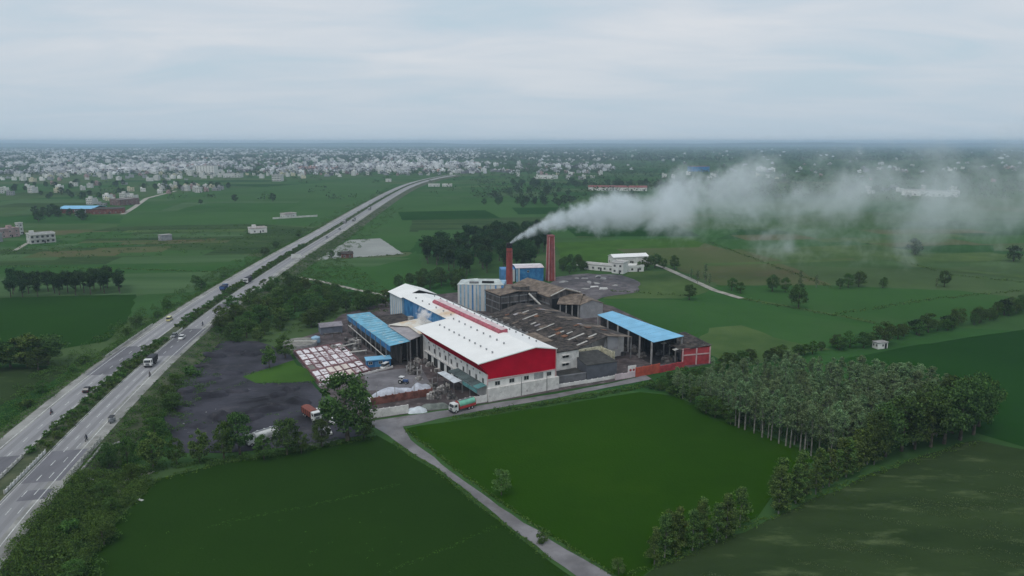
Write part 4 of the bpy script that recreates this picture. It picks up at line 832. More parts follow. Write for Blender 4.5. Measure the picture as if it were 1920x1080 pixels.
# brick bay with tarpaulin
f, wd = frame_px((686, 762), (810, 742))
br = thing('brick_bay_wall', 'long low red brick wall of the storage bay in the yard', 'wall', (f[0], f[1], 0), f[2])
for i in range(10): MB(f).box(i * wd / 10 + 0.05, (i + 1) * wd / 10 - 0.05, 0, 0.35, 0, 2.3 + 0.12 * random.random()).build('wall_section', BRICK_RED, br)
for i in range(11): MB(f).box(i * wd / 10 - 0.22, i * wd / 10 + 0.22, -0.1, 0.45, 0, 2.6).build('pier', BRICK_RED, br)
def heap(label, name, cat, px, py, lx, ly, h, m, rz=0.0, group=None, seed=0, z0=0.0):
    p = G(px, py); nx, ny = 14, 9; r_ = np.random.default_rng(seed + int(px)); ph = r_.uniform(0, 6.28, 6)
    b = MB((p.x, p.y, rz)); 
    for j in range(ny + 1):
        for i in range(nx + 1):
            u, v = i / nx * 2 - 1, j / ny * 2 - 1; rr = max(0.0, 1 - (abs(u) ** 2.4 + abs(v) ** 2.4)) ** 0.5
            zz = z0 + h * rr * (0.8 + 0.12 * math.sin(5 * u + ph[0]) + 0.12 * math.sin(7 * v + ph[1] + 3 * u)) - 0.05
            b.a([(u * lx / 2 + 0.2 * math.sin(9 * v + ph[2]), v * ly / 2, zz)])
    b.f = [(j * (nx + 1) + i, j * (nx + 1) + i + 1, (j + 1) * (nx + 1) + i + 1, (j + 1) * (nx + 1) + i) for j in range(ny) for i in range(nx)]
    o = b.build(name, m, smooth=True); tag(o, label, cat, group); return o
heap('pale tarpaulin stretched over the stock behind the brick wall', 'tarpaulin_heap', 'tarpaulin', 735, 742, 15, 4.2, 2.9, TARP_WHITE, f[2])
heap('rounded blue-white tarpaulin heap at the right of the brick bay', 'tarpaulin_heap', 'tarpaulin', 789, 735, 7, 4.6, 3.4, TARP_WHITE, f[2], seed=3)
def lamp_post(label, px, py, h, name='lamp_post', grp=None, cat='lamp post'):
    p = G(px, py); t = thing(name, label, cat, p, 0, grp)
    MB().cyl((p.x, p.y, 0), (p.x, p.y, h), 0.14, 0.09, 8).build('pole', CONC, t)
    MB().box(p.x - 0.3, p.x + 0.3, p.y - 0.3, p.y + 0.3, 0, 0.4).build('footing', CONC, t)
    MB().cyl((p.x, p.y, h - 0.1), (p.x + 0.9, p.y, h + 0.2), 0.05, n=6).build('arm', STEEL, t); MB().box(p.x + 0.7, p.x + 1.2, p.y - 0.13, p.y + 0.13, h + 0.12, h + 0.3).build('lamp_head', STEEL, t)
lamp_post('lamp post at the left end of the brick bay', 707, 756, 5.5); lamp_post('second lamp post from the left along the brick bay', 741, 750, 5.2)
lamp_post('third lamp post, before the pale tarpaulin heap', 777, 746, 6.0); lamp_post('lamp post at the right end of the brick bay', 811, 740, 5.6)
for k, (px, py) in enumerate(((763, 700), (770, 697), (783, 708), (777, 690), (790, 702))):
    p = G(px, py); t = thing('concrete_post', 'bare concrete post standing among the yard machinery', 'post', p, 0, 'bare posts in the yard')
    MB().box(p.x - 0.2, p.x + 0.2, p.y - 0.2, p.y + 0.2, 0, 2.6 + 0.5 * (k % 3)).build('shaft', CONC, t); MB().box(p.x - 0.32, p.x + 0.32, p.y - 0.32, p.y + 0.32, 2.6 + 0.5 * (k % 3), 2.8 + 0.5 * (k % 3)).build('cap', CONC, t)
for k in range(64):
    px, py = random.choice([(random.uniform(765, 830), random.uniform(680, 715)), (random.uniform(615, 680), random.uniform(636, 660)), (random.uniform(800, 850), random.uniform(725, 750)), (random.uniform(640, 745), random.uniform(600, 612)), (random.uniform(740, 800), random.uniform(655, 685))])
    p = G(px, py); t = thing('machinery_pile', 'jumbled pile of machinery and crates in the factory yard', 'machinery', p, 0, 'machinery piles in the yard')
    b = MB((p.x, p.y, random.random() * 3))
    for i in range(8):
        x, y, s = random.uniform(-1.3, 1.3), random.uniform(-1.0, 1.0), random.uniform(0.25, 0.75); b.box(x - s, x + s, y - s * 0.6, y + s * 0.6, 0, random.uniform(0.4, 1.7))
    b.build('pile', SCRAP if k % 3 else mat('pale_scrap', (0.36, 0.34, 0.32), 0.2, 0.8, 0.8, island=0.5), t)
f, wd = frame_px((677, 770), (694, 768))
gh = thing('gate_hut', 'small grey gatekeeper hut under the big tree', 'hut', (f[0], f[1], 0), f[2])
MB(f).box(0, wd, 0, 3, 0, 2.6).build('wall', CONC, gh); MB(f).box(-0.3, wd + 0.3, -0.3, 3.3, 2.6, 2.8).build('roof', DIRTY_WALL, gh); window(gh, wd * 0.5, -0.02, 1.1, 0, 0.8, 0.8)
for k, (px, py, lx) in enumerate(((782, 772, 6), (815, 765, 9))):
    p = G(px, py); heap(('white tarpaulin mound beside the front wall', 'grey-green tarpaulin mound by the parked tanker')[k], 'covered_mound', 'tarpaulin', px, py, lx, 3.2, 1.8, FIB_WHITE if k == 0 else mat('grey_green_tarp', (0.17, 0.19, 0.17), 0.15, 0.5, 0.8), R(12), seed=k)

# ------------------------------------------------------------------ vegetation
LEAF_DARK = leafmat('leaf_dark', (0.022, 0.046, 0.014), (0.140, 0.205, 0.060))
LEAF_MID = leafmat('leaf_mid', (0.024, 0.055, 0.014), (0.155, 0.240, 0.060))
LEAF_YEL = leafmat('leaf_yellowish', (0.022, 0.050, 0.013), (0.215, 0.285, 0.080))
LEAF_POP = leafmat('leaf_poplar', (0.040, 0.074, 0.032), (0.330, 0.430, 0.205))
LEAF_FAR = leafmat('leaf_bluish', (0.020, 0.046, 0.019), (0.080, 0.130, 0.046))
LEAF_PALE = leafmat('leaf_pale', (0.070, 0.110, 0.030), (0.180, 0.240, 0.075))
GRASS_M = leafmat('verge_grass', (0.034, 0.075, 0.014), (0.150, 0.235, 0.050), objr=0.02)
SCRUB_M = leafmat('verge_scrub', (0.022, 0.052, 0.012), (0.145, 0.230, 0.056), objr=0.02)

def quads(cen, size, up=0.35, g=rng):
    """leaf-sized quads round the given centres"""
    n = len(cen); nr = g.normal(size=(n, 3)); nr[:, 2] += up * 2; nr /= np.linalg.norm(nr, axis=1)[:, None]
    t = g.normal(size=(n, 3)); a = np.cross(nr, t); a /= np.linalg.norm(a, axis=1)[:, None]; b = np.cross(nr, a)
    s = (size * g.uniform(0.6, 1.3, n))[:, None] if np.isscalar(size) else size[:, None]
    a = a * s * 0.62; b = b * s
    v = np.stack([cen - b * 0.55, cen + a * 0.55, cen + b * 0.6, cen - a * 0.55], 1).reshape(-1, 3)
    return v
def quad_mesh(name, v, m):
    n = len(v) // 4; me = bpy.data.meshes.new(name)
    me.vertices.add(len(v)); me.vertices.foreach_set('co', np.ascontiguousarray(v, dtype=np.float32).ravel())
    me.loops.add(len(v)); me.loops.foreach_set('vertex_index', np.arange(len(v), dtype=np.int32))
    me.polygons.add(n); me.polygons.foreach_set('loop_start', np.arange(0, len(v), 4, dtype=np.int32)); me.polygons.foreach_set('loop_total', np.full(n, 4, dtype=np.int32))
    me.update(calc_edges=True); me.materials.append(m); return me
def crown_pts(K, n, h, r, base, clump, g, shape='round'):
    """clumps spread through the crown's volume, more towards its skin"""
    pts = []; cc = []
    for _ in range(K):
        th = g.uniform(0, 6.283); 
        if shape == 'round':
            u = g.uniform(-0.75, 1); rr = math.sqrt(max(0, 1 - u * u)) * g.uniform(0.45, 1.0); z = base + (h - base) * (0.5 + 0.48 * u)
            c = (r * rr * math.cos(th), r * rr * math.sin(th), z)
        elif shape == 'column':
            t = g.uniform(0, 1); w_ = (0.55 + 0.6 * math.sin(math.pi * min(1, t * 0.9 + 0.12))) * (1 - 0.55 * t ** 2.5); rr = r * w_ * g.uniform(0.2, 1.0)
            c = (rr * math.cos(th), rr * math.sin(th), base + (h - base) * t)
        else:        # flat-topped
            t = g.beta(2.2, 1.2); rr = r * (0.35 + 0.75 * t) * g.uniform(0.2, 1.0); c = (rr * math.cos(th), rr * math.sin(th), base + (h - base) * t * (1 - 0.18 * (rr / r) ** 2))
        cc.append(c); cs = clump * g.uniform(0.6, 1.35)
        q = g.normal(size=(n, 3)); q /= np.linalg.norm(q, axis=1)[:, None]; q *= (g.uniform(0, 1, n) ** 0.45)[:, None] * cs; q[:, 2] *= 0.75
        pts.append(q + np.array(c))
    return np.concatenate(pts), cc
def tree_model(kind, seed):
    g = np.random.default_rng(seed)
    P = dict(broad=(10.0, 4.0, 1.5, 52, 84, 1.25, 0.42, 'round', LEAF_DARK, BARK, 0.28),
             mid=(9.0, 3.5, 0.9, 46, 80, 1.1, 0.38, 'round', LEAF_MID, BARK, 0.22),
             teak=(9.5, 3.4, 0.9, 50, 80, 0.95, 0.46, 'round', LEAF_YEL, BARK, 0.2),
             grove=(15.0, 3.6, 4.5, 46, 60, 1.4, 0.62, 'flat', LEAF_FAR, BARK, 0.26),
             poplar=(14.0, 1.9, 3.4, 50, 62, 0.72, 0.32, 'column', LEAF_POP, BARK_PALE, 0.17),
             ypoplar=(14.0, 1.7, 5.6, 38, 60, 0.72, 0.32, 'column', LEAF_POP, BARK_PALE, 0.2),
             row=(11.0, 2.2, 1.4, 52, 62, 0.85, 0.38, 'column', LEAF_YEL, BARK_PALE, 0.16),
             pale=(6.0, 2.2, 1.0, 30, 40, 0.7, 0.36, 'round', LEAF_PALE, BARK, 0.12),
             bush=(2.6, 1.5, 0.15, 22, 40, 0.6, 0.32, 'round', LEAF_MID, BARK, 0.07),
             shrub=(1.35, 0.8, 0.1, 14, 34, 0.36, 0.24, 'round', LEAF_MID, BARK, 0.05),
             far=(9.0, 4.2, 0.8, 26, 26, 1.7, 1.0, 'round', LEAF_FAR, BARK, 0.3))[kind]
    h, r, base, K, n, cl, ls_, shp, lm, bk, tr = P
    pts, cc = crown_pts(K, n, h, r, base, cl, g, shp)
    pts[:, 2] = np.maximum(pts[:, 2], 0.12)
    crown = quad_mesh(kind + '_crown', quads(pts, ls_, 0.35, g), lm)
    b = MB(); top = h * (0.93 if kind == 'poplar' else 0.72); kx = g.uniform(-0.04, 0.04) * h; ky = g.uniform(-0.04, 0.04) * h
    segs = 4; prev = (0, 0, -0.15)
    for i in range(1, segs + 1):
        t = i / segs; q = (kx * t * t, ky * t * t, top * t); b.cyl(prev, q, tr * (1.25 - 1.0 * (i - 1) / segs), tr * (1.25 - 1.0 * i / segs), 7); prev = q
    for c in cc[:(12 if kind not in ('shrub', 'bush') else 5)]:
        t = max(0.25, min(0.95, (c[2] / top) * 0.72)); s = (kx * t * t, ky * t * t, top * t); b.cyl(s, c, tr * 0.42 * (1.2 - t), tr * 0.1, 5)
    trunk = b.mesh(kind + '_trunk'); trunk.materials.append(bk)
    return crown, trunk, h
MODELS = {}
def model(kind, n=4):
    if kind not in MODELS: MODELS[kind] = [tree_model(kind, 100 * (list('abcdefghijklmnopqrstuvwxyz').index(kind[0]) + 1) + 7 * len(kind) + i) for i in range(n)]
    return random.choice(MODELS[kind])
def plant(kind, name, label, cat, p, h, group=None, wide=1.0):
    c, t, h0 = model(kind); s = h / h0; z = p[2] if len(p) > 2 else 0
    r = thing(name, label, cat, (p[0], p[1], z), random.uniform(0, 6.28), group)
    sx_ = s * wide * random.uniform(0.9, 1.12)
    inst(t, 'trunk' if kind not in ('bush', 'shrub') else 'stems', r, (0, 0, 0), 0, (sx_, sx_, s)); inst(c, 'crown' if kind not in ('bush', 'shrub') else 'foliage', r, (0, 0, 0), 0, (sx_, sx_, s))
    return r
def plant_px(kind, name, label, cat, px, py, h, group=None, wide=1.0): return plant(kind, name, label, cat, G(px, py), h, group, wide)
def in_poly(x, y, poly):
    r = False; j = len(poly) - 1
    for i in range(len(poly)):
        xi, yi, xj, yj = poly[i][0], poly[i][1], poly[j][0], poly[j][1]
        if (yi > y) != (yj > y) and x < (xj - xi) * (y - yi) / (yj - yi) + xi: r = not r
        j = i
    return r
def scatter(pxpoly, n, mind, z=0.0, tries=60):
    poly = GP(pxpoly); xs = [p.x for p in poly]; ys = [p.y for p in poly]; out_ = []
    for _ in range(n * tries):
        if len(out_) >= n: break
        x, y = random.uniform(min(xs), max(xs)), random.uniform(min(ys), max(ys))
        if in_poly(x, y, poly) and all((x - a) ** 2 + (y - b_) ** 2 > mind * mind for a, b_ in out_): out_.append((x, y))
    return out_
def along(px, step, jit=0.6):
    p = GP(px); o = []
    for a, b_ in zip(p[:-1], p[1:]):
        d = b_ - a; k = max(1, int(d.length / step))
        for i in range(k): q = a + d * ((i + random.uniform(0.2, 0.8)) / k); o.append((q.x + random.uniform(-jit, jit), q.y + random.uniform(-jit, jit)))
    return o
def stuff_tufts(name, label, pts, hmin, hmax, rmin, rmax, nleaf, leaf, m, zf=None, cat=None):
    """low growth nobody could count: one mesh of leaf-sized faces"""
    allp = []
    for (x, y) in pts:
        r_ = rng.uniform(rmin, rmax); h = rng.uniform(hmin, hmax); k = max(6, int(nleaf * (r_ / rmax) ** 1.3))
        a = rng.uniform(0, 6.283, k); q = np.sqrt(rng.uniform(0, 1, k)) * r_; zz = h * np.sqrt(np.maximum(0.02, 1 - (q / r_) ** 2)) * rng.uniform(0.35, 1.0, k)
        z0 = zf(x, y) if zf else 0.0
        allp.append(np.stack([x + q * np.cos(a), y + q * np.sin(a), z0 + zz], 1))
    c = np.concatenate(allp); me = quad_mesh(name, quads(c, leaf, 0.6), m); o = bpy.data.objects.new(name, me); C.objects.link(o)
    return tag(o, label, cat, None, 'stuff')
def road_off(x, y):                            # signed distance from the highway's centre line and the ground height there
    if y < 62 or y > 2090: return 999
    d = rdir(y); return (x - clx(y)) * d.y
def zroad(x, y):
    o = abs(road_off(x, y))
    return 0.0 if o > 20.5 else (ZR - 0.06 if o < 13.4 else (20.5 - o) / 7.1 * ZR)

# the big tree by the gate and the row before the coal yard
plant_px('broad', 'gate_tree', 'tallest dark spreading tree beside the factory gate', 'tree', 652, 826, 18.5, wide=0.92)
plant_px('mid', 'gate_tree', 'smaller tree hugging the right foot of the tall gate tree', 'tree', 683, 822, 7.5)
rowd = [(288, 880, 10.2, 'teak', 'leftmost round yellow-green tree of the row before the coal yard'), (332, 872, 7.5, 'mid', 'dark tree second from the left in the coal yard row'), (374, 868, 9.2, 'teak', 'yellow-topped tree third from the left in the coal yard row'),
        (420, 860, 10.5, 'mid', 'leafy tree in the coal yard row left of its tallest'), (450, 852, 12.4, 'broad', 'tall dark tree in the middle of the coal yard row'), (495, 862, 7.0, 'mid', 'low tree in front of the white tanker'),
        (538, 852, 10.4, 'broad', 'dark tree just right of the white tanker'), (565, 850, 6.2, 'mid', 'low tree between the tanker and the red truck'), (603, 838, 8.2, 'broad', 'tree in front of the parked white cars'), (240, 872, 8.0, 'mid', 'dark tree between highway verge and the coal yard row'), (205, 880, 7.5, 'broad', 'dark tree at the culvert beside the highway')]
for px, py, h, k, lb in rowd: plant_px(k, 'row_tree', lb, 'tree', px, py, h * 0.92, 'trees in front of the coal yard', 0.86)
plant_px('teak', 'yard_tree', 'yellow-green tree at the edge of the coal yard', 'tree', 505, 690, 8.0); plant_px('mid', 'yard_tree', 'darker tree behind the yellow-green one in the coal yard', 'tree', 535, 672, 8.5)
plant_px('pale', 'young_tree', 'pale young tree standing alone beside the track', 'tree', 940, 928, 6.2)
plant_px('bush', 'track_bush', 'small bush on the right verge of the track', 'bush', 1015, 1018, 2.2); plant_px('pale', 'track_bush', 'pale bush at the bottom end of the track', 'bush', 1160, 1078, 3.4)
plant_px('broad', 'lone_tree', 'round dark lone tree by the field path right of the ash yard', 'tree', 1292, 562, 8.0)
for k, (px, py, h, lb) in enumerate([(440, 378, 9, 'left lone tree standing in the broad far field'), (511, 378, 11, 'right lone tree standing in the broad far field'), (376, 383, 6, 'small lone bush tree in the far left field')]): plant_px('far', 'field_tree', lb, 'tree', px, py, h)
# grove behind the coal yard and tanks
GROVE = [(398, 640), (395, 608), (440, 575), (485, 545), (560, 530), (600, 545), (660, 556), (740, 575), (735, 590), (652, 588), (600, 612), (545, 628), (520, 640), (470, 645)]
for k, (x, y) in enumerate(scatter(GROVE, 95, 3.6)):
    kd = random.choice(['mid', 'mid', 'broad', 'teak', 'mid']); plant(kd, 'grove_tree', 'leafy tree in the thicket between the highway and the blue shed', 'tree', (x, y, 0), random.uniform(4.0, 8.5), 'thicket behind the coal yard', 1.15)
for (x, y) in scatter([(735, 545), (820, 520), (880, 525), (860, 545), (745, 545)], 16, 4.0) + scatter([(570, 585), (650, 585), (600, 612)], 8, 4.0):
    plant('broad', 'grove_tree', 'dark tree crowding the back of the white end shed', 'tree', (x, y, 0), random.uniform(6, 9), 'dark trees behind the hall')
# dark grove behind the chimneys
for (x, y) in scatter([(785, 488), (800, 474), (860, 462), (930, 450), (985, 445), (1010, 440), (1030, 470), (1000, 505), (960, 512), (880, 520), (830, 508)], 95, 6.0):
    plant('grove', 'tall_grove_tree', 'tall dark tree in the dense grove behind the chimneys', 'tree', (x, y, 0), random.uniform(12, 17), 'dense grove behind the chimneys', 1.15)
for (x, y) in scatter([(1045, 500), (1090, 492), (1105, 505), (1060, 516)], 12, 4): plant('broad', 'grove_tree', 'low dark tree between the square chimney and the white farm', 'tree', (x, y, 0), random.uniform(4.5, 7.5), 'low trees beside the white farm')
# grove on the left
for (x, y) in scatter([(20, 558), (230, 552), (225, 538), (25, 545)], 26, 5.5): plant('grove', 'field_grove_tree', 'dark tree in the narrow grove among the left-hand fields', 'tree', (x, y, 0), random.uniform(9, 13), 'narrow grove in the left fields', 1.2)
for k, (px, py, h) in enumerate([(20, 690, 10), (52, 688, 12), (90, 684, 11), (-12, 695, 12), (72, 694, 8)]): plant_px('teak' if k % 2 else 'broad', 'field_corner_tree', 'round tree in the clump at the left edge of the picture', 'tree', px, py, h, 'clump at the left edge', 1.3)
# poplar plantation
POP = [(1250, 738), (1330, 716), (1450, 712), (1560, 716), (1680, 742), (1760, 772), (1805, 800), (1735, 830), (1640, 850), (1560, 862), (1470, 826), (1380, 792), (1300, 758)]
for (x, y) in scatter(POP, 262, 2.5, tries=60):
    d = (Vector((x, y, 0)) - G(1240, 715)).length; h = 5.5 + min(8.0, d * 0.085) + random.uniform(-2.2, 2.0)
    plant('poplar', 'poplar_tree', 'slender pale-trunked poplar in the plantation right of the factory', 'tree', (x, y, 0), h, 'poplar plantation', random.uniform(1.0, 1.35))
for (x, y) in along([(1372, 797), (1420, 815), (1470, 834), (1520, 854), (1560, 868)], 1.9, 0.5): plant('ypoplar', 'poplar_tree', 'bare-stemmed poplar in the front row of the plantation facing the bright field', 'tree', (x, y, 0), random.uniform(12, 14.5), 'front row of the plantation')
for (px, py, h) in [(1745, 838, 15), (1770, 832, 16), (1800, 825, 17), (1825, 815, 17), (1690, 846, 15), (1715, 842, 14), (1660, 856, 14), (1785, 812, 16), (1835, 800, 15), (1640, 866, 13), (1730, 826, 16)]:
    plant_px('broad', 'plantation_edge_tree', 'dark heavy tree at the outer corner of the poplar plantation', 'tree', px, py, h, 'dark trees at the plantation corner', 0.8)
for (x, y) in along([(1640, 868), (1560, 905), (1500, 935), (1445, 965)], 1.9, 1.3): plant('row', 'hedgerow_tree', 'slim tree in the upper part of the hedgerow below the plantation', 'tree', (x, y, 0), random.uniform(7.5, 11), 'upper hedgerow below the plantation')
for (x, y) in along([(1385, 990), (1340, 1012), (1290, 1032), (1225, 1056)], 1.7, 1.2): plant('row', 'hedgerow_tree', 'slim tree in the lowest clump of the hedgerow by the bottom edge', 'tree', (x, y, 0), random.uniform(7.0, 10.0), 'lowest clump of the hedgerow')
# bushes from the right gate to the plantation, and hedge to the right
for (x, y) in scatter([(1208, 726), (1290, 706), (1350, 700), (1335, 722), (1300, 752), (1250, 738)], 46, 2.6): plant(random.choice(['mid', 'bush', 'mid']), 'thicket_bush', 'leafy bush in the thicket between the red shed and the plantation', 'bush', (x, y, 0), random.uniform(1.8, 3.8), 'thicket by the red shed', 1.25)
for (x, y) in scatter([(1300, 752), (1340, 770), (1385, 790), (1370, 798), (1320, 780)], 9, 3.0): plant('mid', 'thicket_bush', 'round dark bush at the field edge below the plantation', 'bush', (x, y, 0), random.uniform(4, 6.5), 'round bushes at the field edge', 1.2)
for (x, y) in along([(1345, 690), (1420, 680), (1500, 668), (1570, 655), (1640, 648)], 4.2, 1.6): plant(random.choice(['mid', 'broad']), 'hedge_tree', 'bushy tree in the hedge running from the red shed to the small hut', 'tree', (x, y, 0), random.uniform(3.5, 6.5), 'hedge from the red shed to the hut', 1.2)
for (x, y) in along([(1680, 636), (1760, 620), (1850, 602), (1930, 580)], 4.6, 2.0): plant(random.choice(['mid', 'broad', 'far']), 'hedge_tree', 'bushy tree in the hedge right of the small hut', 'tree', (x, y, 0), random.uniform(4.5, 8.5), 'hedge right of the hut', 1.1)
plant_px('broad', 'hut_tree', 'large round tree beside the small white hut', 'tree', 1657, 646, 9.0, wide=1.2)
for k, (px, py, h, kd) in enumerate([(1372, 545, 7, 'mid'), (1388, 550, 6, 'mid'), (1448, 547, 9, 'broad'), (1472, 548, 8, 'mid'), (1500, 540, 10, 'poplar'), (1497, 578, 12, 'broad'), (1530, 540, 8, 'poplar'), (1575, 542, 6, 'broad'), (1590, 540, 8, 'mid'), (1610, 538, 9, 'mid'), (1655, 540, 6, 'mid'), (1770, 538, 9, 'broad'), (1755, 540, 6, 'poplar'), (1715, 478, 11, 'far'), (1265, 505, 9, 'mid'), (1322, 530, 11, 'poplar'), (1308, 532, 8, 'poplar'), (1330, 536, 7, 'poplar'), (1296, 525, 7, 'poplar'), (1900, 490, 10, 'far'), (1212, 506, 8, 'broad'), (1228, 502, 9, 'broad'), (1243, 504, 7, 'mid'), (1200, 508, 6, 'mid')]):
    plant_px(kd, 'scattered_tree', 'scattered tree among the right-hand fields', 'tree', px, py, h, 'scattered trees in the right-hand fields')

# highway median shrubs
for i in range(190):
    y = 66 + i * 2.55
    if 149 < y < 173 or 279 < y < 298: continue
    q = rp(y + random.uniform(-0.5, 0.5), random.uniform(-0.5, 0.5) + 1.3 * (1 if i % 2 else -1), ZR + 0.1); plant('shrub', 'median_shrub', 'clipped dark shrub planted on the highway median', 'shrub', q, random.uniform(1.2, 2.1), 'shrubs on the highway median', 1.2)
pts = [];
for y in np.arange(550, 1750, 1.3):
    q = rp(y, random.uniform(-1.6, 1.6)); pts.append((q.x, q.y))
stuff_tufts('median_hedge', 'far run of dark shrubs along the highway median', pts, 0.9, 1.9, 0.7, 1.2, 22, 0.5, LEAF_DARK, lambda x, y: ZR + 0.1)
pts = []
for y in np.arange(66, 550, 0.55):
    if 149 < y < 173 or 281 < y < 297: continue
    q = rp(y, random.uniform(-2.4, 2.4)); pts.append((q.x, q.y))
stuff_tufts('median_grass', 'rough grass and weeds covering the highway median', pts, 0.3, 1.0, 0.5, 1.1, 34, 0.28, SCRUB_M, lambda x, y: ZR + 0.12)
# verges
def verge_pts(side, y0, y1, o0, o1, n):
    o = []
    for _ in range(n):
        y = y0 + (y1 - y0) * random.random() ** 1.4; q = rp(y, side * random.uniform(o0, o1)); o.append((q.x, q.y))
    return o
stuff_tufts('verge_grass', 'grass and weeds on the slopes of the highway embankment', verge_pts(1, 66, 700, 13.3, 23, 2600) + verge_pts(-1, 66, 700, 13.3, 23, 2600), 0.2, 0.8, 0.5, 1.4, 30, 0.34, GRASS_M, zroad)
stuff_tufts('verge_scrub', 'tangled scrub on both sides of the highway', verge_pts(1, 70, 240, 15, 30, 420) + verge_pts(-1, 110, 420, 14.5, 34, 520) + verge_pts(1, 300, 900, 15, 40, 420) + verge_pts(-1, 420, 1300, 15, 34, 420), 0.6, 2.9, 0.8, 2.2, 130, 0.32, SCRUB_M, zroad)
for y, off, h, kd in [(215, 20, 5, 'mid'), (228, 19, 4, 'mid'), (205, 24, 6, 'broad'), (196, 21, 5, 'mid'), (186, 24, 5.5, 'mid'), (240, 21, 3.5, 'bush'), (150, 22, 4, 'mid'), (142, 26, 3.5, 'mid'), (134, 20, 3, 'bush'), (128, 28, 4.5, 'mid'), (122, 22, 3, 'bush'), (115, 26, 4, 'mid'), (158, 26, 4.5, 'mid')]:
    q = rp(y, off, 0); q.z = zroad(q.x, q.y); plant(kd, 'verge_bush', 'leafy bush on the right slope of the highway', 'bush', q, h, 'bushes on the right slope of the highway', 1.3)
for y, off, h, kd in [(185, -19, 3, 'bush'), (200, -23, 3.5, 'mid'), (215, -20, 3, 'bush'), (230, -22, 4, 'mid'), (248, -20, 3.5, 'mid'), (262, -22, 3, 'bush'), (300, -21, 4, 'mid'), (316, -24, 5, 'broad'), (330, -20, 3.5, 'mid'), (350, -23, 5, 'mid'), (395, -22, 6, 'broad'), (410, -30, 6, 'mid'), (430, -21, 4.5, 'mid'), (520, -22, 6, 'broad'), (560, -25, 5, 'broad'), (620, -22, 6, 'mid')]:
    q = rp(y, off, 0); q.z = zroad(q.x, q.y); plant(kd, 'verge_bush', 'leafy bush on the left slope of the highway', 'bush', q, h, 'bushes on the left slope of the highway', 1.3)
# field edges
ed_ = []
for px in ([(760, 806), (860, 885), (960, 958), (1060, 1022), (1150, 1078)], [(735, 830), (830, 890), (930, 972), (1030, 1050)]): ed_ += along(px, 0.7, 0.35)
for _ in range(3): ed_ += along([(850, 785), (920, 775), (1000, 761), (1130, 738), (1215, 722)], 0.6, 1.5)
ed_ += along([(1230, 1062), (1330, 1022), (1440, 976), (1640, 888), (1830, 828)], 0.8, 0.9) + along([(1180, 1075), (1260, 1050), (1425, 972)], 0.9, 0.8)
for _ in range(2): ed_ += along([(230, 960), (290, 902), (420, 868), (600, 836), (700, 820)], 0.8, 1.2)
stuff_tufts('field_edge_grass', 'rank grass along the field edges and the track', ed_, 0.25, 0.9, 0.4, 0.9, 26, 0.3, GRASS_M)
pts = along([(880, 779), (960, 768), (1060, 754), (1150, 738), (1215, 722)], 1.3, 0.7)
stuff_tufts('lane_hedge', 'low leafy growth along the far edge of the bright field', pts, 0.7, 1.8, 0.7, 1.3, 60, 0.36, SCRUB_M)
pts = []
for _ in range(3): pts += along([(200, 930), (240, 885), (330, 876), (450, 862), (560, 846), (640, 830)], 1.4, 1.6)
stuff_tufts('row_undergrowth', 'dense undergrowth at the feet of the coal yard trees', pts, 0.4, 1.7, 0.6, 1.5, 90, 0.3, SCRUB_M)
pts = [(x, y) for x, y in scatter([(60, 1010), (150, 905), (260, 890), (285, 905), (225, 965), (150, 1085), (0, 1100)], 420, 0.8)]
stuff_tufts('slope_scrub', 'dense scrub at the foot of the highway slope, bottom left', pts, 0.7, 3.2, 0.8, 2.1, 190, 0.29, SCRUB_M, zroad)
pts = scatter(GROVE, 260, 1.5) + scatter(POP, 320, 1.5) + scatter([(1200, 722), (1345, 690), (1300, 752)], 90, 1.0) + scatter([(440, 600), (520, 530), (590, 500), (640, 485), (720, 540), (740, 575), (600, 545)], 330, 2.0)
stuff_tufts('grove_undergrowth', 'undergrowth beneath the thickets and the plantation', pts, 0.5, 2.0, 0.9, 2.0, 60, 0.45, SCRUB_M)
pts = []
for px in ([(0, 500), (240, 505), (440, 512)], [(300, 455), (450, 448), (520, 440)], [(100, 466), (210, 462), (330, 455)], [(0, 470), (120, 468)], [(1330, 455), (1480, 510), (1560, 540)], [(1390, 560), (1540, 588), (1640, 606)], [(1140, 545), (1280, 555)], [(600, 478), (640, 486), (700, 482), (757, 477)], [(1560, 592), (1760, 560), (1920, 545)], [(1690, 490), (1780, 515), (1920, 530)]): pts += along(px, 2.2, 1.5)
stuff_tufts('far_hedges', 'low scrubby field boundaries in the middle distance', pts, 0.4, 1.6, 0.8, 2.0, 26, 0.6, SCRUB_M)
pts = scatter([(0, 462), (220, 430), (480, 422), (570, 430), (500, 472), (0, 490)], 260, 5)
stuff_tufts('scrub_patches', 'scattered scrub on the rough ground left of the highway', pts, 0.5, 2.4, 1.0, 3.2, 40, 0.7, SCRUB_M)

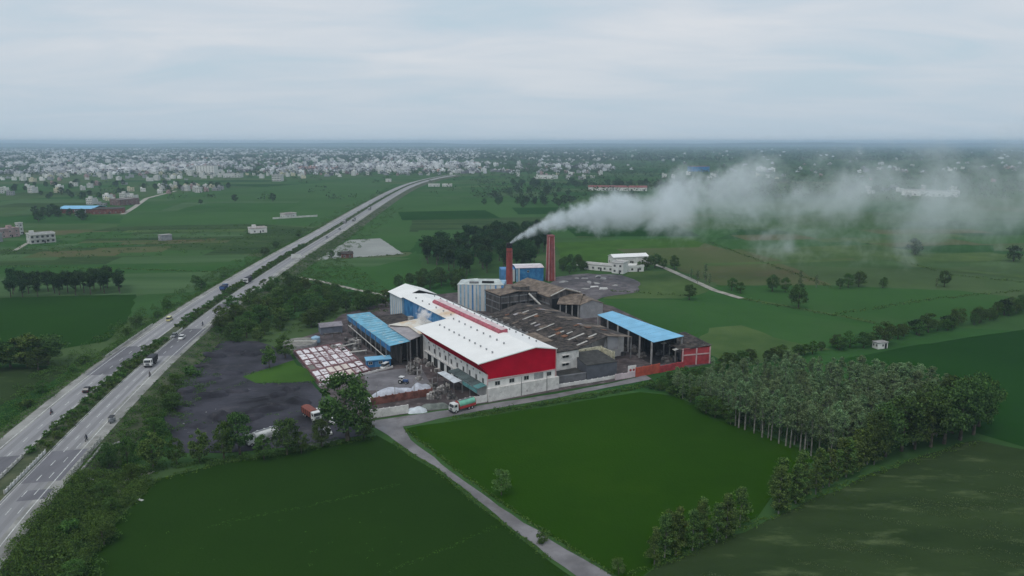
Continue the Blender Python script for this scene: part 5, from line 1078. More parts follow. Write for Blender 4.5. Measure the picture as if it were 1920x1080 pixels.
for k, (px, py) in enumerate([(360, 690), (400, 668), (445, 660), (350, 735), (395, 745), (440, 735), (480, 750), (520, 742), (545, 730), (420, 785), (370, 800), (460, 790), (500, 770), (340, 770), (560, 755), (470, 665), (430, 700), (388, 715)]):
    heap('low black mound of coal dust in the coal yard', 'coal_mound', 'mound', px, py, random.uniform(5, 14), random.uniform(2.5, 6), random.uniform(0.9, 2.4), COAL, random.uniform(-0.6, 0.9), 'mounds in the coal yard', k)
pts = scatter([(330, 770), (430, 760), (440, 800), (345, 815)], 20, 0.8) + scatter([(350, 690), (500, 680), (540, 760), (360, 780)], 8, 3)
stuff_tufts('yard_litter', 'pale scraps of litter strewn over the coal yard', pts, 0.1, 0.25, 0.2, 0.6, 8, 0.4, mat('pale_litter', (0.45, 0.44, 0.42), 0.2, 1.0, 0.9))
pts = along([(345, 790), (420, 790), (560, 770)], 1.2, 2.0) + along([(330, 720), (345, 690), (375, 660)], 1.0, 1.5) + along([(455, 707), (500, 692)], 0.8, 1.5) + along([(480, 720), (590, 718)], 0.9, 1.0) + along([(400, 735), (470, 715)], 1.2, 1.2)
stuff_tufts('yard_weeds', 'weeds and rough grass round the coal yard', pts, 0.2, 0.7, 0.5, 1.2, 24, 0.34, GRASS_M)
pts = along([(392, 988), (480, 968), (600, 945), (750, 908)], 0.5, 0.5) + along([(730, 1072), (820, 1035), (935, 985)], 0.45, 0.5) + scatter([(560, 960), (760, 960), (760, 1060), (560, 1060)], 16, 2.0) + scatter([(300, 900), (900, 990), (1000, 1080), (200, 1080)], 12, 4.0)
stuff_tufts('field_weeds', 'pale weeds along faint lines in the near left field', pts, 0.1, 0.3, 0.25, 0.7, 9, 0.2, GRASS_M)
pts = []
for _ in range(46):
    x0, y0 = random.choice(scatter([(1480, 985), (1900, 860), (1960, 1080), (1300, 1085)], 1, 0.1)); L_ = random.uniform(4, 16)
    for t in np.arange(0, L_, 0.5): pts.append((x0 + t * 0.94 + random.uniform(-0.5, 0.5), y0 - t * 0.34 + random.uniform(-0.5, 0.5)))
stuff_tufts('fallow_weeds', 'pale streaks of weeds lying across the fallow field', pts, 0.1, 0.35, 0.4, 1.3, 9, 0.24, leafmat('fallow_weed', (0.055, 0.085, 0.034), (0.150, 0.190, 0.085), objr=0.02))

# ------------------------------------------------------------------ vehicles (built facing -y, then turned)
VP = {}
def vmat(n, c, r=0.35): return mat('paint_' + n, c, 0.06, 0.8, r, spec=0.5)
V_WHITE = vmat('white', (0.72, 0.72, 0.70)); V_BLACK = vmat('black', (0.02, 0.02, 0.025), 0.6); V_GREY = vmat('grey', (0.16, 0.17, 0.18)); V_YEL = vmat('cream_yellow', (0.62, 0.60, 0.26)); V_MAR = vmat('maroon', (0.22, 0.06, 0.04), 0.7)
V_GREEN = vmat('mint_green', (0.18, 0.50, 0.36)); V_RED = vmat('red', (0.42, 0.05, 0.05)); V_BLUE = vmat('blue', (0.05, 0.10, 0.24)); V_SIL = vmat('silver', (0.45, 0.45, 0.44))
LAMP = mat('lamp_lens', (0.6, 0.6, 0.55), 0.1, 1.0, 0.2)
def wheels(root, xs, ys, r, wd):
    k = ('wheel', r, wd)
    if k not in VP:
        t = MB().cyl((-wd/2, 0, 0), (wd/2, 0, 0), r, n=14).mesh('tyre'); t.materials.append(RUBBER)
        h = MB().cyl((-wd/2 - 0.02, 0, 0), (wd/2 + 0.02, 0, 0), r * 0.5, n=10).mesh('rim'); h.materials.append(V_SIL); VP[k] = (t, h)
    for x in xs:
        for y in ys: o = inst(VP[k][0], 'wheel', root, (x, y, r)); inst(VP[k][1], 'rim', o, (0, 0, 0))
def part(root, name, b, m, parent=None): 
    me = b.mesh(name); me.materials.append(m); o = bpy.data.objects.new(name, me); C.objects.link(o); o.parent = parent or root
    bm = bmesh.new(); bm.from_mesh(me); bmesh.ops.recalc_face_normals(bm, faces=bm.faces); bm.to_mesh(me); bm.free(); return o
def cab(root, m, wd=2.4, h0=0.7, h1=2.9, l=1.9, band=None):
    part(root, 'cab', MB().extx([(0, h0), (l, h0), (l, h1), (0.35, h1), (0.0, h0 + 1.15)], -wd/2, wd/2), m)
    part(root, 'windscreen', MB().slab([(-wd/2 + 0.15, -0.02, h0 + 1.2), (wd/2 - 0.15, -0.02, h0 + 1.2), (wd/2 - 0.15, 0.27, h1 - 0.22), (-wd/2 + 0.15, 0.27, h1 - 0.22)], 0.04), GLASS)
    for s in (-1, 1):
        part(root, 'side_window', MB().box(s * wd/2 - 0.02, s * wd/2 + 0.02, 0.55, 1.4, h0 + 1.2, h1 - 0.3), GLASS)
        part(root, 'headlight', MB().box(s * 0.85 - 0.16, s * 0.85 + 0.16, -0.05, 0.02, h0 + 0.25, h0 + 0.5), LAMP)
        part(root, 'mirror', MB().box(s * (wd/2 + 0.22) - 0.1, s * (wd/2 + 0.22) + 0.1, 0.0, 0.08, h0 + 1.3, h0 + 1.8), V_BLACK)
    part(root, 'bumper', MB().box(-wd/2, wd/2, -0.18, -0.01, h0 - 0.25, h0 + 0.15), V_BLACK)
    part(root, 'grille', MB().box(-0.6, 0.6, -0.06, -0.01, h0 + 0.25, h0 + 0.95), V_GREY)
def truck(label, p, hd, cabm, bodym, loadm=None, l=8.5, hb=1.7, group=None, name='truck'):
    r = thing(name, label, 'truck', p, hd, group); cab(r, cabm)
    part(r, 'chassis', MB().box(-0.5, 0.5, 0.6, l, 0.6, 0.95), V_BLACK)
    part(r, 'bed_floor', MB().box(-1.25, 1.25, 2.1, l, 0.96, 1.15), bodym)
    for s in (-1, 1): part(r, 'side_board', MB().box(s * 1.25 - 0.05, s * 1.25 + 0.05, 2.1, l, 1.16, 1.16 + hb), bodym)
    part(r, 'headboard', MB().box(-1.2, 1.2, 2.1, 2.2, 1.16, 1.3 + hb), bodym); part(r, 'tailboard', MB().box(-1.2, 1.2, l - 0.1, l, 1.16, 1.16 + hb), bodym)
    for i in range(5):
        for s in (-1, 1): part(r, 'stake', MB().box(s * 1.34 - 0.04, s * 1.34 + 0.04, 2.3 + i * (l - 2.7) / 4, 2.42 + i * (l - 2.7) / 4, 1.0, 1.2 + hb), V_BLACK)
    if loadm is not None: part(r, 'load_cover', MB().ext([(-1.19, 1.17), (1.19, 1.17), (1.19, 1.1 + hb), (0.5, 1.45 + hb), (-0.5, 1.45 + hb), (-1.19, 1.1 + hb)], 2.25, l - 0.15), loadm)
    wheels(r, (-1.02, 1.02), (1.0, l - 2.6, l - 1.4), 0.5, 0.42); return r
def tanker(label, p, hd, cabm, tankm, stripe, l=8.5):
    r = thing('tanker_truck', label, 'tanker truck', p, hd); cab(r, cabm)
    part(r, 'chassis', MB().box(-0.6, 0.6, 0.6, l, 0.6, 1.0), V_BLACK)
    part(r, 'tank', MB().cyl((0, 2.3, 2.15), (0, l, 2.15), 1.15, n=20), tankm)
    for y in (2.3, l): part(r, 'tank_end', MB().cyl((0, y - 0.06, 2.15), (0, y + 0.06, 2.15), 1.2, n=20), stripe)
    for s in (-1, 1): part(r, 'side_skirt', MB().box(s * 1.2 - 0.05, s * 1.2 + 0.05, 2.3, l, 0.95, 1.75), stripe)
    part(r, 'walkway', MB().box(-0.4, 0.4, 2.6, l - 0.4, 3.28, 3.36), V_GREY)
    for y in (3.4, 5.4, 7.2): part(r, 'hatch', MB().cyl((0, y, 3.36), (0, y, 3.55), 0.3, n=10), V_SIL)
    wheels(r, (-1.02, 1.02), (1.0, l - 2.6, l - 1.4), 0.5, 0.42); return r
def car(label, p, hd, m, group=None, name='car', van=False):
    r = thing(name, label, 'car', p, hd, group); w2 = 0.82; l = 4.0
    low = [(0.0, 0.3), (l, 0.3), (l, 0.85), (l - 0.1, 0.98), (0.95, 0.95), (0.12, 0.78), (0.0, 0.6)]
    part(r, 'body', MB().extx(low, -w2, w2), m)
    top = [(0.95, 0.94), (l - 0.15 if van else 3.55, 0.95), (l - 0.3 if van else 3.1, 1.5), (1.65, 1.5)] if not van else [(0.35, 0.94), (l - 0.05, 0.95), (l - 0.2, 1.85), (0.95, 1.85)]
    part(r, 'cabin', MB().extx(top, -w2 + 0.1, w2 - 0.1), GLASS)
    hh = top[2][1]; part(r, 'roof', MB().box(-w2 + 0.08, w2 - 0.08, top[3][0] - 0.05, top[2][0] + 0.05, hh - 0.02, hh + 0.06), m)
    for s in (-1, 1):
        part(r, 'headlight', MB().box(s * 0.6 - 0.16, s * 0.6 + 0.16, -0.03, 0.06, 0.58, 0.74), LAMP); part(r, 'tail_light', MB().box(s * 0.66 - 0.1, s * 0.66 + 0.1, l - 0.03, l + 0.03, 0.6, 0.8), V_RED)
    wheels(r, (-0.74, 0.74), (0.75, l - 0.8), 0.3, 0.2); return r
def cart(label, p, hd, m, group=None):
    r = thing('rickshaw', label, 'rickshaw', p, hd, group)
    part(r, 'body', MB().extx([(0.2, 0.4), (2.6, 0.4), (2.6, 0.95), (0.9, 0.95), (0.2, 0.8)], -0.62, 0.62), m)
    part(r, 'canopy', MB().extx([(0.35, 1.6), (2.5, 1.65), (2.45, 1.8), (0.6, 1.8)], -0.64, 0.64), V_BLACK)
    for s in (-1, 1):
        for y in (0.55, 2.4): part(r, 'canopy_post', MB().box(s * 0.58 - 0.03, s * 0.58 + 0.03, y - 0.03, y + 0.03, 0.9, 1.65), V_BLACK)
    wheels(r, (-0.55, 0.55), (2.1,), 0.26, 0.14); wheels(r, (0.0,), (0.25,), 0.26, 0.14); return r
_rider = None
def rider_mesh():
    """one continuous seated figure grown over a skeleton"""
    me = bpy.data.meshes.new('person'); J = [(0, 0.25, 0.86), (0, 0.22, 1.08), (0, 0.17, 1.32), (0, 0.13, 1.45), (0, 0.10, 1.56), (0, 0.09, 1.68)]
    E_ = [(0, 1), (1, 2), (2, 3), (3, 4), (4, 5)]; rad = [0.16, 0.15, 0.17, 0.07, 0.10, 0.105]
    for s in (-1, 1):
        k = len(J); J += [(s * 0.2, 0.15, 1.36), (s * 0.28, -0.05, 1.14), (s * 0.27, -0.32, 1.05)]; rad += [0.075, 0.055, 0.045]; E_ += [(2, k), (k, k + 1), (k + 1, k + 2)]
        k = len(J); J += [(s * 0.13, 0.2, 0.84), (s * 0.22, -0.18, 0.72), (s * 0.2, 0.02, 0.36), (s * 0.2, -0.12, 0.31)]; rad += [0.11, 0.075, 0.055, 0.05]; E_ += [(0, k), (k, k + 1), (k + 1, k + 2), (k + 2, k + 3)]
    me.from_pydata(J, E_, []); o = bpy.data.objects.new('tmp', me); C.objects.link(o)
    o.modifiers.new('s', 'SKIN'); 
    for v, r_ in zip(me.skin_vertices[0].data, rad): v.radius = (r_, r_)
    me.skin_vertices[0].data[0].use_root = True
    sub = o.modifiers.new('d', 'SUBSURF'); sub.levels = 1; sub.render_levels = 1
    dg = bpy.context.evaluated_depsgraph_get(); m2 = bpy.data.meshes.new_from_object(o.evaluated_get(dg)); bpy.data.objects.remove(o); return m2
def bike(label, plabel, p, hd, m, shirt):
    global _rider
    r = thing('motorcycle', label, 'motorcycle', p, hd, None)
    wheels(r, (0.0,), (-0.6, 0.65), 0.3, 0.11)
    part(r, 'fuel_tank', MB().extx([(-0.25, 0.62), (0.12, 0.62), (0.12, 0.82), (-0.15, 0.86)], -0.14, 0.14), m); part(r, 'seat', MB().box(-0.13, 0.13, 0.1, 0.75, 0.68, 0.78), V_BLACK)
    part(r, 'engine', MB().box(-0.16, 0.16, -0.2, 0.2, 0.28, 0.6), V_GREY); part(r, 'handlebar', MB().cyl((-0.34, -0.33, 1.0), (0.34, -0.33, 1.0), 0.03, n=6), V_BLACK)
    part(r, 'fork', MB().cyl((0, -0.35, 0.98), (0, -0.6, 0.3), 0.05, n=6), V_SIL); part(r, 'rear_mudguard', MB().box(-0.1, 0.1, 0.5, 1.0, 0.58, 0.66), m)
    if _rider is None: _rider = rider_mesh()
    me = _rider.copy(); me.materials.clear(); me.materials.append(shirt); o = bpy.data.objects.new('person', me); C.objects.link(o); o.location = p; o.rotation_euler = (0, 0, hd); tag(o, plabel, 'person')
    hb = MB().cyl((0, 0.1, 1.62), (0, 0.08, 1.76), 0.125, 0.1, 10); hb.cyl((0, 0.08, 1.76), (0, 0.08, 1.82), 0.1, 0.03, 10); part(o, 'helmet', hb, V_BLACK)
def on_road(px, py): 
    q = G(px, py, ZR + 0.05); d = rdir(q.y); return q, math.atan2(-d.x, d.y)
def hd_to(side, a): return a if side > 0 else a + math.pi        # right side drives towards the camera
T = lambda px, py, side: (on_road(px, py)[0], hd_to(side, on_road(px, py)[1]))
truck('white-cabbed truck with black covered load coming down the highway', *T(277, 690, 1), V_WHITE, V_BLACK, V_BLACK, 7.5, 1.7)
truck('white-cabbed truck with dark load farther up the highway', *T(460, 533, 1), V_WHITE, V_BLACK, V_BLACK, 9.0, 1.9)
truck('dark blue truck going away on the left carriageway', *T(424, 541, -1), V_BLUE, V_BLUE, V_BLACK, 7.0, 1.3)
car('white car on the dark asphalt of the right carriageway', *T(338, 638, 1), V_WHITE); car('grey car beside the median on the dark asphalt', *T(324, 634, 1), V_GREY)
car('cream-yellow van alone on the left carriageway', *T(321, 599, -1), V_YEL, van=True, name='van'); car('dark car on the left carriageway beside the median shrubs', *T(169, 730, -1), V_BLACK)
cart('dark rickshaw at the right edge of the highway', *T(207, 795, 1), V_GREY)
SH = [mat('dark_shirt', (0.03, 0.035, 0.05), 0.2, 3, 0.9), mat('grey_shirt', (0.10, 0.10, 0.13), 0.2, 3, 0.9), mat('brown_shirt', (0.07, 0.045, 0.04), 0.2, 3, 0.9)]
bike('motorcycle nearest the camera on the right carriageway', 'rider in dark clothes on the nearest motorcycle', *T(162, 826, 1), V_BLACK, SH[0])
bike('motorcycle on the left carriageway near the left edge line', 'rider in grey on the left carriageway motorcycle', *T(97, 776, -1), V_RED, SH[1])
bike('motorcycle at the right edge line just below the truck', 'rider in brown on the motorcycle below the truck', *T(281, 706, 1), V_BLACK, SH[2])
bike('motorcycle on the right carriageway just above the dark asphalt', 'rider in dark clothes above the dark asphalt', *T(380, 610, 1), V_BLUE, SH[0])
for k, (px, py, s, kd) in enumerate([(645, 419, 1, 't'), (662, 415, 1, 't'), (692, 394, 1, 't'), (636, 431, 1, 'c'), (612, 447, 1, 'c'), (715, 372, -1, 'c')]):
    lb = ('far white truck beside the median bend, leftmost of three', 'far white truck in the middle of three', 'farthest white truck up the highway', 'tiny dark car behind the far trucks', 'tiny dark car on the far right carriageway', 'tiny pale car on the far left carriageway')[k]
    (truck(lb, *T(px, py, s), V_WHITE, V_BLACK, V_BLACK, 8, 1.6) if kd == 't' else car(lb, *T(px, py, s), V_GREY if k != 5 else V_SIL))
def toward(p1, p2):                             # heading so that the vehicle faces from p1 towards p2
    d = G(*p2) - G(*p1); return math.atan2(d.x, -d.y)
z6 = Vector((0, 0, 0.07))
tanker('mint-green and red tanker parked on the lane by the gate', G(846, 775) + z6, toward((870, 768), (846, 775)), V_WHITE, V_GREEN, V_RED)
truck('maroon truck with white cab parked at the coal yard', G(596, 792) + z6, toward((560, 768), (596, 792)), V_WHITE, V_MAR, V_MAR, 8.5, 1.6)
tanker('white tanker half hidden behind the coal yard trees', G(462, 838) + z6, toward((512, 822), (462, 838)), V_WHITE, V_WHITE, V_SIL, 9.0)
car('white car parked right of the maroon truck', G(629, 797) + z6, toward((620, 790), (630, 798)), V_WHITE); car('white car parked under the big gate tree, nearest the field', G(618, 818) + z6, toward((614, 812), (618, 818)), V_WHITE)
car('white car parked behind the maroon truck', G(606, 779) + z6, R(60), V_WHITE); car('white car parked in front of the blue cabin', G(716, 693) + z6, toward((720, 690), (712, 694)), V_WHITE, van=True, name='van')
tr = thing('tractor', 'dark tractor parked in the middle of the concrete yard', 'tractor', G(762, 720) + z6, R(70))
part(tr, 'bonnet', MB().box(-0.4, 0.4, -0.6, 1.1, 0.8, 1.5), V_BLUE); part(tr, 'mudguard', MB().box(-0.95, 0.95, 1.2, 2.4, 1.2, 1.45), V_WHITE); part(tr, 'canopy', MB().box(-0.8, 0.8, 0.9, 2.5, 2.3, 2.4), V_WHITE)
for s in (-1, 1): part(tr, 'canopy_post', MB().box(s * 0.7 - 0.04, s * 0.7 + 0.04, 2.3, 2.4, 1.4, 2.3), V_BLACK)
part(tr, 'seat', MB().box(-0.3, 0.3, 1.5, 2.0, 1.3, 1.7), V_BLACK); wheels(tr, (-0.8, 0.8), (1.9,), 0.75, 0.4); wheels(tr, (-0.55, 0.55), (-0.2,), 0.42, 0.25)

# ------------------------------------------------------------------ buildings in the middle distance
def house(label, p1, p2, floors, depth, wm, rm=None, fh=3.2, wins=3, name='house', cat='house', stair=None, gable=False, parapet=True, door=True, porch=False, wnd=(1.2, 1.2), group=None):
    f, wd = frame_px(p1, p2); r = thing(name, label, cat, (f[0], f[1], 0), f[2], group); h = floors * fh
    if gable: gable_shed(r, f, wd, depth, h, depth * 0.16, wm, rm or BROWN_ROOF, 0.4, 'x')
    else:
        MB(f).box(0, wd, 0, depth, 0, h).build('wall', wm, r); MB(f).box(-0.25, wd + 0.25, -0.25, depth + 0.25, h, h + 0.25).build('roof', rm or CONC, r)
        if parapet:
            for x0, x1, y0, y1 in ((-0.2, wd + 0.2, -0.2, 0.0), (-0.2, wd + 0.2, depth, depth + 0.2), (-0.2, 0.0, 0.0, depth), (wd, wd + 0.2, 0.0, depth)): MB(f).box(x0, x1, y0, y1, h + 0.25, h + 1.0).build('parapet', wm, r)
        if stair is not None: MB(f).box(wd * stair, wd * stair + 3, depth * 0.4, depth * 0.4 + 3.5, h + 0.25, h + 2.9).build('stair_room', wm, r)
    for fl in range(floors):
        for i in range(wins): window(r, wd * (i + 0.5) / wins, -0.03, fl * fh + 1.0, 0, *wnd)
        for i in range(2): window(r, -0.03, depth * (i + 0.5) / 2, fl * fh + 1.0, -math.pi / 2, *wnd)
    if door: MB(f).box(wd * 0.5 + 0.9, wd * 0.5 + 1.9, -0.08, -0.005, 0, 2.1).build('door', DARK, r)
    if porch:
        for fl in range(floors): MB(f).box(0.2, wd - 0.2, -1.5, -0.26, fl * fh + fh - 0.15, fl * fh + fh).build('balcony', wm, r)
        for i in range(6): MB(f).box(0.2 + (wd - 0.7) * i / 5, 0.5 + (wd - 0.7) * i / 5, -1.45, -1.15, 0, h - 0.16).build('porch_column', wm, r)
    return r
PALE = mat('pale_limewash', (0.58, 0.58, 0.55), 0.08, 0.3, 0.9); GREYW = mat('bare_grey_render', (0.30, 0.31, 0.32), 0.1, 0.4, 0.9); PINKW = mat('dull_pink_render', (0.40, 0.28, 0.27), 0.12, 0.3, 0.9); DGREY = mat('dark_grey_render', (0.16, 0.16, 0.165), 0.15, 0.3, 0.9); REDROOF = mat('dull_red_roof', (0.26, 0.10, 0.09), 0.15, 0.4, 0.9)
house('two-storey white house with deep verandas at the left', (57, 458), (105, 454), 2, 11, PALE, CONC, 3.6, 5, stair=0.08, porch=True, wnd=(1.6, 1.6))
house('pinkish two-storey house at the left edge of the picture', (2, 447), (38, 443), 2, 12, PINKW, CONC, 3.4, 3, stair=0.6)
house('narrow white tower house beside the pinkish one', (37, 440), (45, 439), 3, 4, PALE, CONC, 3.2, 1, parapet=True)
house('grey low house cut by the left edge', (-20, 456), (6, 453), 2, 9, GREYW, CONC, 3.2, 2)
house('small windowless grey block in the rough fields', (303, 452), (323, 450), 1, 6, GREYW, CONC, 4.6, 0, door=False, parapet=False, cat='shed', name='block_house')
house('white house with dark upper room left of the highway', (470, 438), (501, 436), 1, 9, WHITE_WALL, REDROOF, 4.2, 2, stair=0.2)
house('low cream house inside the white-walled plot by the highway', (535, 409), (556, 407), 1, 9, PALE, REDROOF, 4.0, 2)
wall_run('white plot wall around the low cream house', (512, 411), (595, 406), 1.8, PALE, 0.4, 12)
house('brick hut at the corner of the pale grey ground', (641, 485), (662, 484), 1, 7, BRICK_RED, DARK_ROOF, 3.2, 2, gable=True, cat='hut', name='brick_hut')
for px, py, h in ((622, 484, 5.5), (636, 483, 4)): plant_px('broad', 'hut_side_tree', 'small dark tree beside the brick hut, %s' % ('left' if px < 630 else 'right'), 'tree', px, py, h)
# white farm
wf = [((1096, 505), (1150, 510), 1, 5, WHITE_WALL, GREY_ROOF, 3.4, 5, 'long low white farm range facing the ash yard'), ((1147, 512), (1168, 514), 2, 8, WHITE_WALL, CONC, 3.2, 2, 'white two-storey farm house with dark windows'), ((1178, 510), (1207, 509), 1, 7, WHITE_WALL, WHITE_ROOF, 3.2, 2, 'white-roofed barn at the right of the farm')]
for p1, p2, fl, dp, wm, rm, fh, wn, lb in wf: house(lb, p1, p2, fl, dp, wm, rm, fh, wn, cat='farm house', name='farm_house')
house('grey open-sided barn roof behind the white farm', (1150, 497), (1215, 494), 1, 9, DIRTY_WALL, WHITE_ROOF, 5.0, 3, gable=True, cat='barn', name='barn')
wall_run('white wall closing the farm yard on its left', (1080, 497), (1096, 504), 2.0, WHITE_WALL, 0.4, 3)
for k, (px, py, s) in enumerate(((1115, 541, 8), (1132, 544, 6))):
    f_, w_ = frame_px((px - 8, py), (px + 8, py)); t = thing('sheet_stack', ('white sheet stack at the front of the ash yard, left', 'white sheet stack at the front of the ash yard, right')[k], 'stack', (f_[0], f_[1], 0), f_[2])
    for i in range(4): MB(f_).box(0.1 * i, w_ - 0.1 * i, 0, 1.6, i * 0.3, i * 0.3 + 0.27).build('sheet', WHITE_WALL, t)
for k in range(26):
    x, y = random.choice(scatter([(1045, 528), (1100, 516), (1165, 520), (1150, 545), (1060, 545)], 1, 0.1)); t = heap('low mound of ash and rubble in the ash yard', 'ash_mound', 'mound', 1100, 530, random.uniform(3, 8), random.uniform(2, 4), random.uniform(0.5, 1.4), ASH if k % 3 else CONC, random.random() * 3, 'mounds in the ash yard', k); t.location = (x - G(1100, 530).x, y - G(1100, 530).y, 0)
# brick yard with blue roof, far left
yb, f, wd = pthing('blue_roofed_depot', 'far depot with a flat sky-blue roof over brown walls', 'depot', (108, 400), (172, 400))
MB(f).box(0, wd, 0, 30, 0, 5).build('wall', BRICK_RED, yb); MB(f).slab([(-1, -1, 5.3), (wd + 1, -1, 5.3), (wd + 1, 16, 7.5), (-1, 16, 7.5)], 0.3).build('roof_slope', BLUE_ROOF, yb); MB(f).slab([(-1, 16, 7.5), (wd + 1, 16, 7.5), (wd + 1, 31, 5.3), (-1, 31, 5.3)], 0.3).build('roof_slope', BLUE_ROOF, yb)
house('pale grey hut in front of the blue-roofed depot', (142, 405), (162, 404), 1, 8, GREYW, CONC, 5, 2, cat='hut', name='depot_hut')
house('long brown brick range right of the blue-roofed depot', (172, 402), (232, 400), 1, 24, BRICK_RED, DARK_ROOF, 5.5, 6, parapet=False, name='brick_range', cat='building')
house('brown storeyed building with pale parapet beyond the brick range', (225, 386), (262, 383), 2, 20, mat('dull_brown_wall', (0.20, 0.13, 0.12), 0.15, 0.3, 0.9), CONC, 3.6, 4)
house('white roadside hall among far trees', (1103, 357), (1213, 358), 1, 16, WHITE_WALL, REDROOF, 5.5, 14, gable=True, cat='hall', name='long_hall', door=False)
house('low white shed right of the far highway bend', (803, 350), (824, 350), 1, 10, PALE, WHITE_ROOF, 4, 3, cat='shed', name='far_shed'); house('second low white shed right of the far bend', (829, 350), (847, 350), 1, 10, PALE, WHITE_ROOF, 4, 3, cat='shed', name='far_shed')
house('small white hut at the foot of the round hedge tree', (1646, 655), (1664, 653), 1, 3, WHITE_WALL, CONC, 2.4, 1, cat='hut', name='field_hut', parapet=False, wnd=(0.7, 0.8))
house('small white hut left of the highway among dark bushes', (723, 341), (733, 341), 1, 7, PALE, CONC, 5, 1, cat='hut', name='field_hut')
# billboard by the highway
p = G(556, 494, 0); bbz = thing('roadside_board', 'white roadside board on posts at the right edge of the highway', 'board', p, R(10))
MB((p.x, p.y, R(10))).box(-3.2, 3.2, 0, 0.15, 3.4, 6.4).build('panel', PALE, bbz)
for x in (-2.4, 2.4): MB((p.x, p.y, R(10))).cyl((x, 0.3, 0), (x, 0.3, 6.2), 0.14, n=8).build('post', STEEL, bbz)
# white slab lying in the near field, and roadside stones
for k, (px, py) in enumerate(((261, 937),)):
    q = G(px, py); t = tag(MB((q.x, q.y, R(-25))).box(-1.2, 1.2, -0.3, 0.3, 0, 0.12).build('concrete_slab', PALE), 'pale slab lying in the near left field', 'slab')

# ------------------------------------------------------------------ the far town
def town_mesh(name, n, xr, yr, hr, sr, keep, m, colours=None):
    xs = []; 
    while len(xs) < n:
        y = yr[0] * (yr[1] / yr[0]) ** rng.random(); x = rng.uniform(*xr(y))
        if keep(x, y): xs.append((x, y))
    V = []; Fc = []
    for (x, y) in xs:
        a = rng.uniform(-0.5, 0.5); w_, d_, h = rng.uniform(*sr), rng.uniform(*sr), rng.uniform(*hr); c_, s_ = math.cos(a), math.sin(a)
        for (ox, oy, ww, dd, z0, z1) in ((0, 0, w_, d_, 0, h), (rng.uniform(-0.2, 0.2) * w_, 0, w_ * 0.35, d_ * 0.4, h, h + 2.6)):
            i = len(V)
            for z in (z0, z1):
                for sx_, sy_ in ((-1, -1), (1, -1), (1, 1), (-1, 1)):
                    px, py = ox + sx_ * ww / 2, oy + sy_ * dd / 2; V.append((x + c_ * px - s_ * py, y + s_ * px + c_ * py, z))
            Fc += [tuple(i + k for k in q) for q in ((4, 5, 6, 7), (0, 1, 5, 4), (1, 2, 6, 5), (2, 3, 7, 6), (3, 0, 4, 7))]
    me = bpy.data.meshes.new(name); me.from_pydata(V, [], Fc); me.update(); me.materials.append(m); o = bpy.data.objects.new(name, me); C.objects.link(o); return o
TOWN_M = mat('town_render', (0.40, 0.40, 0.42), 0.1, 0.05, 0.9, island=0.9, spots=((0.34, 0.22, 0.20), 0.006, 0.56, 0.05))
def px_x(px, y): return (px - 960) / F_PX * (y * cp + CAM_H * sp)
def keep_town(x, y):
    px = 960 + F_PX * x / (y * cp + CAM_H * sp)
    if px < -60 or px > 1990: return False
    dens = 1.0 if px < 900 else (0.22 if px < 1150 else 0.035)
    lim = 1850 if px < 500 else (1750 if px < 820 else 1900)
    if y < lim: return False
    # ribbons of green between the quarters
    if math.sin(y / 210.0 + 0.7 * math.sin(x / 400)) > 0.55 and y < 4200: dens *= 0.18
    v_ = mathutils_noise(Vector((x / 330, y / 700, 0)))
    return rng.random() < dens * max(0.1, min(1.0, 0.6 + 1.6 * v_))
o = town_mesh('town_houses', 5600, lambda y: (px_x(-60, y), px_x(1990, y)), (1800, 9500), (3.2, 7.5), (6, 12), keep_town, TOWN_M)
tag(o, 'mass of small dull houses of the distant town', None, None, 'stuff')
from mathutils import noise as mnoise
def keep_white(x, y): return keep_town(x, y) and mnoise.noise(Vector((x / 260, y / 520, 3.3))) > -0.12
o = town_mesh('town_white_blocks', 1300, lambda y: (px_x(-60, y), px_x(1990, y)), (1800, 9000), (5, 13), (8, 20), keep_white, mat('town_white', (0.66, 0.66, 0.66), 0.08, 0.05, 0.9, island=0.3))
tag(o, 'brighter white blocks strewn through the distant town', None, None, 'stuff')
# the nearest houses of the town, each its own
protos = []
for k in range(8):
    w_, d_, h = random.uniform(9, 15), random.uniform(8, 13), random.choice([4, 6.8, 6.8, 10]); b = MB().box(-w_/2, w_/2, -d_/2, d_/2, 0, h); b.box(-w_/2 + 0.3, -w_/2 + 4.0, 0, d_/2 - 0.4, h, h + 2.7); b.box(-w_/2, w_/2, -d_/2, -d_/2 + 0.25, h, h + 0.9); b.box(w_/2 - 0.25, w_/2, -d_/2 + 0.25, d_/2, h, h + 0.9)
    for fl in range(int(h / 3.2)):
        pass
    me = b.mesh('house'); me.materials.append((PALE, PALE, GREYW, WHITE_WALL, PINKW, PALE, GREYW, CREAM_WALL)[k])
    protos.append((me, [(-w_/2 + w_ * (i + 0.5) / 3, -d_/2 - 0.03, fl * 3.2 + 1) for fl in range(max(1, int(h / 3.2))) for i in range(3)]))
_tw = MB().box(-0.7, 0.7, -0.05, 0.05, 0, 1.4).mesh('window'); _tw.materials.append(GLASS)
spots = []
